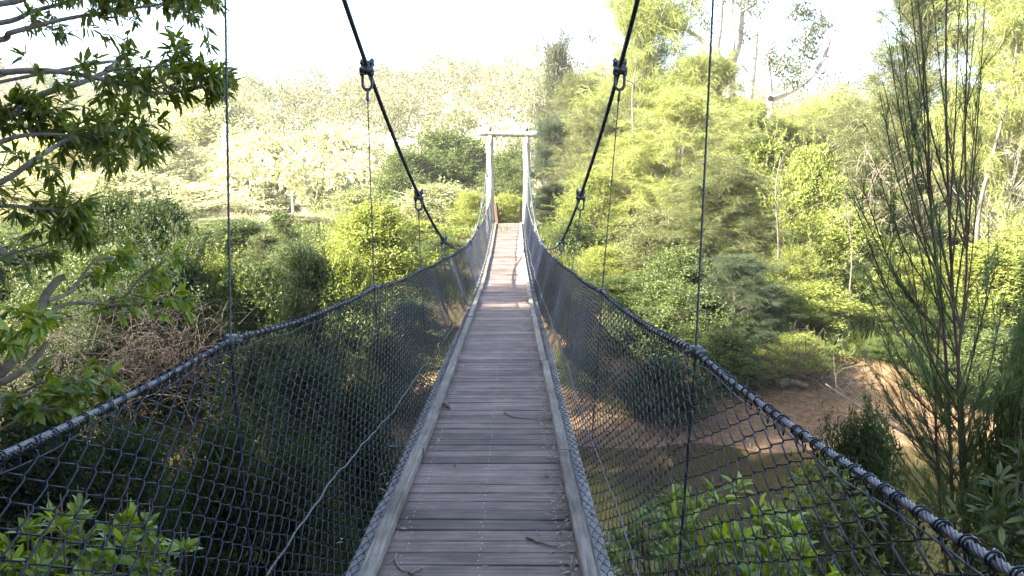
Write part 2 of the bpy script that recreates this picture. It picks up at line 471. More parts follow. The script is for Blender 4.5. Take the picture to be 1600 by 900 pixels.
for s in (-1, 1):
    a, b = sorted((s * .475, s * .548)); beam_along('kerb_rail', a, b, .003, .066, M['kerb'], sections=secs, wob=.005, step=.09)
    a, b = sorted((s * .562, s * .632)); beam_along('edge_bearer', a, b, -.2, .012, M['edge'], sections=[(x - .9 if x > 0 else x, y - .9 if y < 30 else y) for x, y in secs])
for D in np.arange(0, END, 3.26 / 2):
    mb = MB(); c = bp(np.array(D), 0., -.13)
    hw = .6
    box(mb, c, (hw, .05, .045)); mb.build('cross_beam', M['edge'], root, smooth=False)
    if abs((D / 3.26) - round(D / 3.26)) < .1:
        mb = MB(); box(mb, c - ZUP * .06, (float(hw_rail(D)) - .06, .012, .007)); mb.build('steel_crosspiece', M['iron'], root, smooth=False)

# ---- mesh fences
def fence_pt(D, v, side):
    """surface of the fence, v = 0 at the foot by the kerb, 1 at the top cable"""
    D = np.asarray(D, float); v = np.asarray(v, float)
    foot = .085                                     # share of the mesh folded over the edge bearer
    u = np.clip((v - foot) / (1 - foot), 0, 1)
    xb, xt = hw_base(D), hw_rail(D, side)
    x = np.where(v < foot, xb - (foot - v) / foot * .065, xb + (xt - xb) * (u ** .75) + .02 * np.sin(u * math.pi) * np.sin(D * 1.7))
    h = np.where(v < foot, .03 + .0 * v, .03 + (rail_h(D, side) - .03 - .02) * u)
    h = h + .006 * np.sin(D * 9.0 + v * 6)
    return bp(D, side * x, h)


PW = .07
def fence_mesh(side):
    mb = MB()
    def wires(D0, D1, per, k, r):
        K = np.arange(int(D0 / PW), int(D1 / PW))
        rows = 34
        j = np.arange(rows * per + 1) / per
        tri = np.abs(((j + 1) % 2) - 1) * 2 - 1          # -1..1 triangle wave
        tri = np.sign(tri) * np.abs(tri) ** (1.0 if per < 3 else .8)
        ph = np.where(K % 2 == 0, 1, -1)[:, None]
        D = K[:, None] * PW + ph * tri[None] * PW * .53 + rng.normal(0, .002, (len(K), 1))
        D = D + .012 * np.sin(K[:, None] * .37 + j[None] * .15)
        v = np.broadcast_to(j[None] / rows, D.shape)
        P = fence_pt(D, v, side)
        nj = np.cos(j * math.pi + math.pi / 2)[None] * ph        # front and back of each hook
        off = np.sign(nj) * np.minimum(1, np.abs(nj) * 1.6) * (.0055 + r * .5)
        nv = np.array([1.0 * side, 0, -.3]) / 1.044
        P = P + off[..., None] * nv
        batch_tube(mb, P, r, k, nv)
    wires(-1.4, 5.0, 4, 5, .0027)
    wires(5.0, 11.0, 3, 4, .0036)
    wires(11.0, END, 2, 3, .0044)
    return mb


def rope(mb, P, r, step=.012, twist=90.0, k=18, lobes=6, depth=.3):
    tube(mb, P, r, k, lobes, twist, depth)


for side in (-1, 1):
    nm = 'left' if side < 0 else 'right'
    f = thing('mesh_fence', bp(np.array(0.), side * .63),
              f'black chain link fence under a grey top rope along the {nm} side of the deck', 'mesh fence', 'chain link fences along the deck')
    fence_mesh(side).build('chain_mesh', M['wire'], f)
    mb = MB()
    for a, b, st, k in ((-1.4, 6, .008, 18), (6, END, .05, 10)):
        D = np.arange(a, b + st / 2, st)
        P = bp(D, side * hw_rail(D, side), rail_h(D, side) + .004 * np.sin(D * 4.1))
        if k == 18: rope(mb, P, 0.0098, twist=68, k=24, depth=.42)
        else: tube(mb, P, .0105, k)
    mb.build('top_rope', M['rope'], f)
    # thinner line threaded along the middle of the mesh
    mb = MB(); D = np.arange(-1.4, END, .02)
    v = np.interp(D, [-2, 3, 5.8, 12.4, 33], [.38, .37, .30, .12, .1]) if side < 0 else np.interp(D, [-2, 4.7, 8.6, 33], [.2, .22, .26, .2])
    P = fence_pt(D, v, side) + np.stack([-side * .006 + 0 * D, 0 * D, .004 * np.sin(D * 21)], -1)
    P = P + np.stack([0 * D, 0 * D, .012 * np.sin(D * 1.93) + .006 * np.sin(D * 5.1)], -1)
    tube(mb, P, .0055, 8, 3, 60, .3); mb.build('middle_rope', M['rope_dull'], f)
    mb = MB(); D = np.arange(-1.4, END, .05)
    P = fence_pt(D, .988 - .004 * np.sin(D * 2.0), side); tube(mb, P, .0024, 5); mb.build('lacing_wire', M['wire'], f)
    # tie wires twisted round the top rope
    def tie(mb, D):
        c = bp(np.array(D), side * float(hw_rail(D, side)), float(rail_h(D, side)))
        t_ = np.linspace(0, 2 * math.pi * rng.uniform(1.6, 2.4), 22)
        L = rng.uniform(.018, .03)
        ring = np.stack([.0135 * np.cos(t_), np.linspace(-L / 2, L / 2, 22), .0135 * np.sin(t_)], -1)
        a = rng.uniform(0, 6.28); ca, sa = math.cos(a), math.sin(a)
        ring = ring @ np.array([[ca, 0, sa], [0, 1, 0], [-sa, 0, ca]])
        tail = np.array([ring[-1] + np.array([-side * rng.uniform(.0, .012), rng.uniform(-.02, .03), rng.uniform(.0, .018)])])
        loop = np.array([[0, -.01, -.02], [0, .0, -.042], [0, .012, -.022]])
        tube(mb, c + np.concatenate([loop, ring, tail]), .0023, 5)
    rest = MB(); tl = np.arange(.95, 25, PW)
    for i, D in enumerate(tl):
        D = D + rng.normal(0, .008)
        if i < 100:
            mb = MB(); tie(mb, D); mb.build('tie_wire', M['wire'], f)
        else:
            tie(rest, D)
    rest.build('tie_wire', M['wire'], f)['kind'] = 'stuff'

# ---- main cables and hangers
CD = np.array([-1.5, 0, 3.26, 6.52, 9.78, 13.04, 16.3, 19.56, 22.82, 26.08, 29.34, 32.6])
CZ = np.array([4.75, 4.1, 2.80, 1.81, 1.14, .786, .80, 1.12, 1.75, 2.75, 4.15, 5.98])
CX = np.array([1.06, 1.06, 1.05, 1.035, .995, .965, .93, .885, .85, .815, .785, .755])
CC = np.stack([CD, CX, CZ], -1)
CCs = curve(CC, 1500)
CABLE_PX = .152
def cable_pt(D, side):
    x = np.interp(D, CCs[:, 0], CCs[:, 1]); z = np.interp(D, CCs[:, 0], CCs[:, 2])
    D = np.asarray(D, float)
    return EYE + D[..., None] * FWD + np.asarray(z)[..., None] * UP + (side * x - CABLE_PX)[..., None] * RT


for side in (-1, 1):
    nm = 'left' if side < 0 else 'right'
    mb = MB(); D = np.arange(-1.5, 15, .012)
    tube(mb, cable_pt(D, side), .0195, 16, 8, 38, .25)
    D = np.arange(15, 32.55, .1); tube(mb, cable_pt(D, side), .0195, 10)
    o = mb.build('main_cable', M['cable'])
    tag(o, f'thick dark twisted suspension cable sweeping down on the {nm} side of the bridge', 'cable', 'main suspension cables')


ordinal = ['nearest', 'second', 'third', 'fourth', 'fifth', 'sixth', 'seventh', 'eighth', 'ninth']
for side in (-1, 1):
    nm = 'left' if side < 0 else 'right'
    for i, D in enumerate([3.26, 6.52, 9.78, 13.04, 19.56, 22.82, 26.08, 29.34]):
        c = cable_pt(np.array(D), side)
        t = nrm(cable_pt(np.array(D + .1), side) - cable_pt(np.array(D - .1), side))
        foot = bp(np.array(D), side * (float(hw_rail(D, side)) - .07), -.13)
        top = bp(np.array(D), side * float(hw_rail(D, side)), float(rail_h(D, side)))
        where = ('rising out of the picture' if i == 0 else 'hung from a bolted cable clamp')
        h = thing('hanger', foot, f'{ordinal[i]} hanger rod from the viewer along the {nm} fence, {where}', 'hanger', 'hanger rods between cable and deck')
        # clamp: saddle under the cable, cover plate, two bolts with nuts
        e = RT; n_ = nrm(np.cross(e, t)); n_ = n_ if n_[2] > 0 else -n_
        ax = np.array([e, t, n_])
        mb = MB()
        box(mb, c - n_ * .036, (.056, .034, .017), ax); box(mb, c + n_ * .031, (.054, .03, .012), ax)
        tube(mb, [c - t * .035, c + t * .035], .029, 14, cap=True)
        cl = mb.build('cable_clamp', M['iron'], h)
        for sx in (-1, 1):
            mb = MB()
            p = c + e * sx * .038
            tube(mb, [p - n_ * .066, p + n_ * .075], .011, 8, cap=True)
            tube(mb, [p + n_ * .044, p + n_ * .064], .02, 6, cap=True)
            tube(mb, [p - n_ * .056, p - n_ * .074], .02, 6, cap=True)
            mb.build('bolt', M['iron'], cl)
        # shackle bow and rod
        s0 = c - ZUP * .06
        a = np.linspace(0, math.pi, 15)
        bow = [s0 - e * .038 + ZUP * .01] + [s0 - e * .038 * math.cos(x) - ZUP * (.075 + .05 * math.sin(x)) for x in a] + [s0 + e * .038 + ZUP * .01]
        mb = MB(); tube(mb, bow, .0125, 9, cap=True); mb.build('shackle', M['iron'], h)
        eye = s0 - ZUP * .125
        mb = MB(); rg = np.linspace(0, 2 * math.pi, 13)
        tube(mb, [eye + np.array([0, .02 * math.sin(x), -.012 + .022 * math.cos(x)]) for x in rg], .007, 7)
        d = nrm(top - eye)
        tube(mb, [eye + d * .03, eye + d * .09, eye + d * .1], [.011, .013, .007], 8)
        mb.build('eye_end', M['iron'], h)
        mb = MB()
        L = np.linalg.norm(top - eye)
        n = max(4, int(L / .02)) if i < 2 else 8
        P = eye + (top - eye) * np.linspace(.04, 1, n)[:, None]
        if i < 2: tube(mb, P, .0055, 9, 3, 60, .25)
        else: tube(mb, P, .0055, 6)
        mb.build('rod', M['cable'], h)
        mb = MB(); tube(mb, [top, foot], .006, 6); mb.build('lower_rod', M['wire'], h)
        mb = MB(); box(mb, top + ZUP * .004, (.02, .03, .018)); tube(mb, [top - RT * .045, top + RT * .045], .008, 6, cap=True); mb.build('rope_clip', M['iron'], h)

# ---- far timber portal
tz = ground(0, END * FWD[1])
pl = at(766, 350, 32.9); pr_ = at(822.5, 350, 32.9)
portal = thing('timber_portal', bp(np.array(32.9), 0., 0.), 'pale timber pole portal with a log crossbeam at the far end of the bridge', 'bridge portal')
topz = at(766, 213, 32.9)[2]
for p, rr in ((pl, .155), (pr_, .145)):
    n = 14; z = np.linspace(tz - .6, topz - .02, n)
    mb = MB(); log_shape(mb, np.stack([p[0] + .015 * np.sin(z * 1.3), np.full(n, p[1]), z], -1), np.linspace(rr * 1.12, rr * .92, n), wob=.015)
    po = mb.build('post', M['log'], portal)
mb = MB(); n = 12
x0, x1 = at(746, 213, 32.9)[0], at(841, 213, 32.9)[0]
log_shape(mb, np.stack([np.linspace(x0, x1, n), np.full(n, pl[1] - .04) , topz + .07 + np.linspace(.03, -.03, n)], -1), np.linspace(.125, .13, n), wob=.02)
mb.build('crossbeam', M['log'], portal)
for p in (pl, pr_):
    mb = MB(); c = np.array([p[0], p[1] - .03, topz + .24])
    box(mb, c, (.07, .12, .05)); box(mb, c + ZUP * .07, (.03, .1, .03)); tube(mb, [c - ZUP * .2, c + ZUP * .16], .015, 6, cap=True)
    mb.build('cable_saddle', M['iron'], portal)
for px, lean, lab in ((777.5, -.10, 'brown weathered end post leaning beside the left portal pole'), (813.5, .08, 'brown weathered end post beside the right portal pole')):
    b = at(px, 350, 33.4)
    mb = MB(); z = np.linspace(b[2] - .5, at(px, 317, 33.4)[2], 6)
    pts = np.stack([b[0] + lean * (z - b[2]), np.full(6, b[1]), z], -1)
    for i in range(1): tube(mb, pts, [.085] * 6, 4, cap=True)
    tag(mb.build('end_post', M['rust_post'], smooth=False), lab, 'post', 'brown posts at the far end')

# ---- things lying on the deck
def lying(name, pts, r, mat, label, cat):
    P = []
    for px, py in pts:
        d = at(px, py, 1.0) - EYE
        # walk down the ray to the deck
        lo = np.linspace(2.5, 20, 4000)
        pp = EYE + lo[:, None] * d
        i = np.argmin(np.abs(((pp - EYE) @ UP) - deck_h(lo)))
        P.append(pp[i] + ZUP * (r * .9 + .003))
    mb = MB(); C = curve(P, 14); C = C + rng.normal(0, r * .5, C.shape) * [1, 1, .3]
    tube(mb, C, np.linspace(r, r * .45, 14), 6, cap=True)
    return tag(mb.build(name, mat), label, cat)
lying('twig', [(787, 646), (800, 652), (825, 656), (862, 657)], .006, M['bark'], 'long thin curved twig lying across the planks by the right kerb', 'twig')
lying('twig', [(824, 843), (842, 850), (858, 855), (872, 858)], .008, M['bark'], 'short dark stick lying near the foot of the picture', 'twig')
lying('bark_strip', [(618, 868), (620, 885), (634, 895), (648, 888)], .006, M['dry_leaf'], 'thin curled strip of pale bark on the planks at the left kerb', 'bark strip')
lying('bark_strip', [(640, 899), (650, 895), (660, 890)], .008, M['dry_leaf'], 'pale straight bark sliver beside the curled strip', 'bark strip')
lying('twig', [(690, 634), (697, 636), (703, 641)], .02, M['bark'], 'stubby dark broken stick resting against the left kerb', 'twig')
mb = MB()
n = 760
D = 3 + 14 * rng.random(n) ** 1.6
xx = np.where(rng.random(n) < .8, .475 - np.abs(rng.normal(0, .05, n)) - .01, np.where(rng.random(n) < .5, -.47 + np.abs(rng.normal(0, .03, n)), rng.uniform(-.45, .45, n)))
P = bp(D, xx, .006 + .008 * rng.random(n))
dd = np.stack([rng.normal(0, 1, n), rng.normal(0, 1, n), rng.normal(0, .12, n)], -1)
Df = rng.uniform(1.2, 14, 70); sf = rng.choice([-1, 1], 70)
for D_, s_ in zip(Df, sf):      # a few leaves caught low in the mesh
    p_ = fence_pt(np.array([D_]), np.array([abs(rng.normal(0, .12)) + .03]), s_)
    fine_leaves(mb, p_, rng.normal(0, 1, (1, 3)), ZUP, rng.uniform(.03, .08), rng.uniform(.01, .025))
fine_leaves(mb, P, dd, ZUP, rng.uniform(.02, .075, n), rng.uniform(.004, .016, n), droop=.2 * rng.normal(0, 1, n)[:, None])
tag(mb.build('leaf_litter', M['dry_leaf']), 'dry fallen leaves and bark shreds gathered along the right kerb', 'leaf litter', kind='stuff')

# ------------------------------------------------------------------ vegetation prototypes
def clump_plant(seed, H, Rc, crown0, nblob, nclump, kind, leafn, leafL, leafW, wood_r, lean=.0, nstem=1, fill=.55, blob_r=.42, clump_r=.28):
    """trunk(s), limbs to every clump, leaf clumps on lumpy sub-crowns -> two meshes"""
    g = np.random.default_rng(seed)
    wood, leaf = MB(), MB()
    stems = []
    for s in range(nstem):
        a = g.uniform(0, 6.28); sp = (0 if nstem == 1 else Rc * .35)
        top = np.array([math.cos(a) * sp + g.normal(0, lean), math.sin(a) * sp + g.normal(0, lean), H * .93])
        b = np.array([math.cos(a) * sp * .12, math.sin(a) * sp * .12, -.25])
        mid = b * .5 + top * .5 + np.array([g.normal(0, Rc * .07), g.normal(0, Rc * .07), 0])
        C = curve([b, mid, top], 16)
        stems.append(C)
        tube(wood, C, np.linspace(wood_r, wood_r * .18, 16) * (1 if nstem == 1 else .7), 8)
    stems = np.array(stems)
    blobs = []
    for i in range(nblob):
        z = g.uniform(crown0, 1.0) * H
        prof = np.interp(z / H, [crown0, crown0 + (1 - crown0) * .35, 1], [.75, 1, .25])
        a = i * 2.399 + g.normal(0, .4); rr = Rc * prof * g.uniform(.2, .68)
        blobs.append((np.array([math.cos(a) * rr, math.sin(a) * rr, z * .92]), Rc * blob_r * g.uniform(.65, 1.15) * (.6 + .4 * prof)))
    per = max(1, nclump // nblob)
    cs = []
    for c, r in blobs:
        u = g.normal(0, .52, (per, 3)) if kind == 'needle' else nrm(g.normal(0, 1, (per, 3))) * g.random((per, 1)) ** .45 * g.uniform(.7, 1.15, (per, 1))
        cs.append(c + u * r * np.array([1, 1, .85]))
    na = int(nclump * (.3 if kind == 'needle' else .55))
    zf = g.uniform(crown0, .97, na); az = g.uniform(0, 6.28, na)
    lump = 1 + .3 * np.sin(az * 3 + zf * 9 + seed) + .2 * np.sin(az * 5 - zf * 17)
    ra = Rc * np.interp(zf, [crown0, .35, .7, 1], [.7, .95, .75, .2]) * lump * g.random(na) ** .5
    cs.append(np.stack([np.cos(az) * ra, np.sin(az) * ra, zf * H], -1))
    cs = np.concatenate(cs)
    cs = cs[(cs[:, 2] > .03 * H) & (cs[:, 2] < H)]
    for c in cs[::(3 if len(cs) > 300 else 1)]:
        C = stems[g.integers(nstem)]
        zt = max(.05, c[2] - np.linalg.norm(c[:2]) * g.uniform(.5, 1.0) - .1 * H)
        j = int(np.clip(np.searchsorted(C[:, 2], zt), 1, 15)); p = C[j]
        m1 = p * .5 + c * .5 + np.array([0, 0, -.06 * np.linalg.norm(c - p)]) + g.normal(0, .04 * Rc, 3)
        B = curve([p, m1, c], 6)
        tube(wood, B, np.linspace(wood_r * .2, wood_r * .04, 6), 4)
    axis = np.zeros_like(cs); axis[:, 2] = cs[:, 2] * .8
    outw = nrm(cs - axis + np.array([0, 0, .25 * Rc]))
    k = leafn
    Cc = np.repeat(cs, k, 0); n = len(Cc)
    if kind == 'needle':
        # plumes: needles along a short branchlet that bends over
        pd = nrm(outw * .8 + g.normal(0, .4, cs.shape) + np.array([0, 0, .55]))
        pl_ = clump_r * Rc * g.uniform(.6, 1.4, (len(cs), 1))
        O = np.repeat(pd, k, 0); PL = np.repeat(pl_, k, 0)
        u = g.random((n, 1)) ** .8
        P = Cc + O * u * PL + np.array([0, 0, -.35]) * u * u * PL + g.normal(0, .05, (n, 3))
        d = nrm(O * .75 + g.normal(0, .38, (n, 3)) + np.array([0, 0, -.1]) - u * np.array([0, 0, .55]))
        L = leafL * g.uniform(.5, 1.3, n)
        blades(leaf, P, d, L, leafW * g.uniform(.6, 1.3, n), rs=g)
        d2 = nrm(d + np.array([0, 0, -.6]) + g.normal(0, .15, (n, 3)))
        blades(leaf, P + d * L[:, None] * .55, d2, L * .9, leafW * .8, rs=g)
    else:
        O = np.repeat(outw, k, 0)
        P = Cc + g.normal(0, .55, (n, 3)) * clump_r * Rc * np.array([1, 1, .8])
        d = nrm(O * .5 + g.normal(0, .8, (n, 3)) + np.array([0, 0, .1]))
        ls = np.repeat(g.uniform(.6, 1.55, len(cs)), k)
        blades(leaf, P, d, leafL * ls * g.uniform(.6, 1.3, n), leafW * ls * g.uniform(.7, 1.2, n), rs=g)
        for c, o in zip(cs[::5], outw[::5]):
            sd = nrm(o * .6 + g.normal(0, .35, 3) + np.array([0, 0, .6])); sl = Rc * g.uniform(.25, .8)
            B = curve([c, c + sd * sl * .5 + g.normal(0, .03 * Rc, 3), c + sd * sl + np.array([0, 0, -.12 * sl])], 7)
            tube(wood, B, np.linspace(wood_r * .09, wood_r * .03, 7), 3)
            uu = g.uniform(.15, 1, 26); kk = np.minimum((uu * 6).astype(int), 5)
            PP = B[kk] + (B[kk + 1] - B[kk]) * (uu * 6 - kk)[:, None]
            blades(leaf, PP, sd * .6 + g.normal(0, .7, PP.shape), leafL * g.uniform(.6, 1.2, 26), leafW, rs=g)
    return wood, leaf, H, Rc


PROTO = {}
def proto(key, mats_list, **kw):
    """mats_list is [(suffix, bark, leaf)...]; the meshes of one shape are shared by its copies"""
    w, l, H, Rc = clump_plant(**kw)
    V = np.concatenate(l.v); H = float(np.percentile(V[:, 2], 98.5)) / .97; Rc = float(np.percentile(np.hypot(V[:, 0], V[:, 1]), 93)) / .93
    wm, lm = w.mesh('trunk', M['bark']), l.mesh('foliage', M['bush_mid'], smooth=False)
    PROTO[key] = (wm, lm, H, Rc, {})


def meshes(key, bark, leafm):
    wm, lm, H, Rc, cache = PROTO[key]
    if (bark, leafm) not in cache:
        a, b = wm.copy(), lm.copy()
        a.materials[0] = M[bark]; b.materials[0] = M[leafm]
        cache[(bark, leafm)] = (a, b)
    return (*cache[(bark, leafm)], H, Rc)


for i in range(3):
    proto(f'casu{i}', None, seed=10 + i, H=12, Rc=3.3, crown0=.08, nblob=30, nclump=760, kind='needle', leafn=40, leafL=.42, leafW=.024, wood_r=.14, lean=.25, blob_r=.36, clump_r=.28)
    proto(f'bush{i}', None, seed=30 + i, H=4, Rc=2.0, crown0=.05, nblob=22, nclump=460, kind='leaf', leafn=48, leafL=.12, leafW=.05, wood_r=.06, nstem=5, blob_r=.40, clump_r=.16)
    proto(f'fine{i}', None, seed=50 + i, H=4, Rc=1.8, crown0=.06, nblob=24, nclump=520, kind='leaf', leafn=46, leafL=.10, leafW=.026, wood_r=.05, nstem=6, blob_r=.38, clump_r=.16)
    proto(f'round{i}', None, seed=70 + i, H=10, Rc=4.0, crown0=.22, nblob=24, nclump=620, kind='leaf', leafn=56, leafL=.24, leafW=.085, wood_r=.18, lean=.3, blob_r=.40, clump_r=.13)
proto('sapling0', None, seed=91, H=4, Rc=.8, crown0=.25, nblob=12, nclump=150, kind='leaf', leafn=26, leafL=.10, leafW=.035, wood_r=.035, lean=.1, blob_r=.4, clump_r=.2)
proto('feather0', None, seed=95, H=5, Rc=.9, crown0=.06, nblob=18, nclump=420, kind='needle', leafn=30, leafL=.34, leafW=.02, wood_r=.05, lean=.1, blob_r=.5, clump_r=.5)


def plant(key, px, ptop, D, wpx, bark, leafm, name, label, cat, group=None, base=None, lean=0.0):
    """a tree or shrub rooted on the ground at distance D, its top and width taken from the photograph"""
    wm, lm, H, Rc = meshes(key, bark, leafm)
    p = at(px, 450, D); x, y = p[0], p[1]
    gz = float(ground(x, y)) if base is None else base
    gz = max(gz, -.3)
    top = at(px, ptop, D)[2]
    h = max(top - gz, .5)
    sxy = (wpx * D / F / 2) / (Rc * .93)
    t = thing(name, (x, y, gz - .05), label, cat, group)
    t['_w'] = 0
    t.scale = (sxy, sxy, h / (H * .97)); t.rotation_euler = (rng.normal(0, .03), lean + rng.normal(0, .03), rng.uniform(0, 6.28))
    del t['_w']
    a = bpy.data.objects.new('trunk', wm); col.objects.link(a); a.parent = t
    b = bpy.data.objects.new('foliage', lm); col.objects.link(b); b.parent = t
    return t

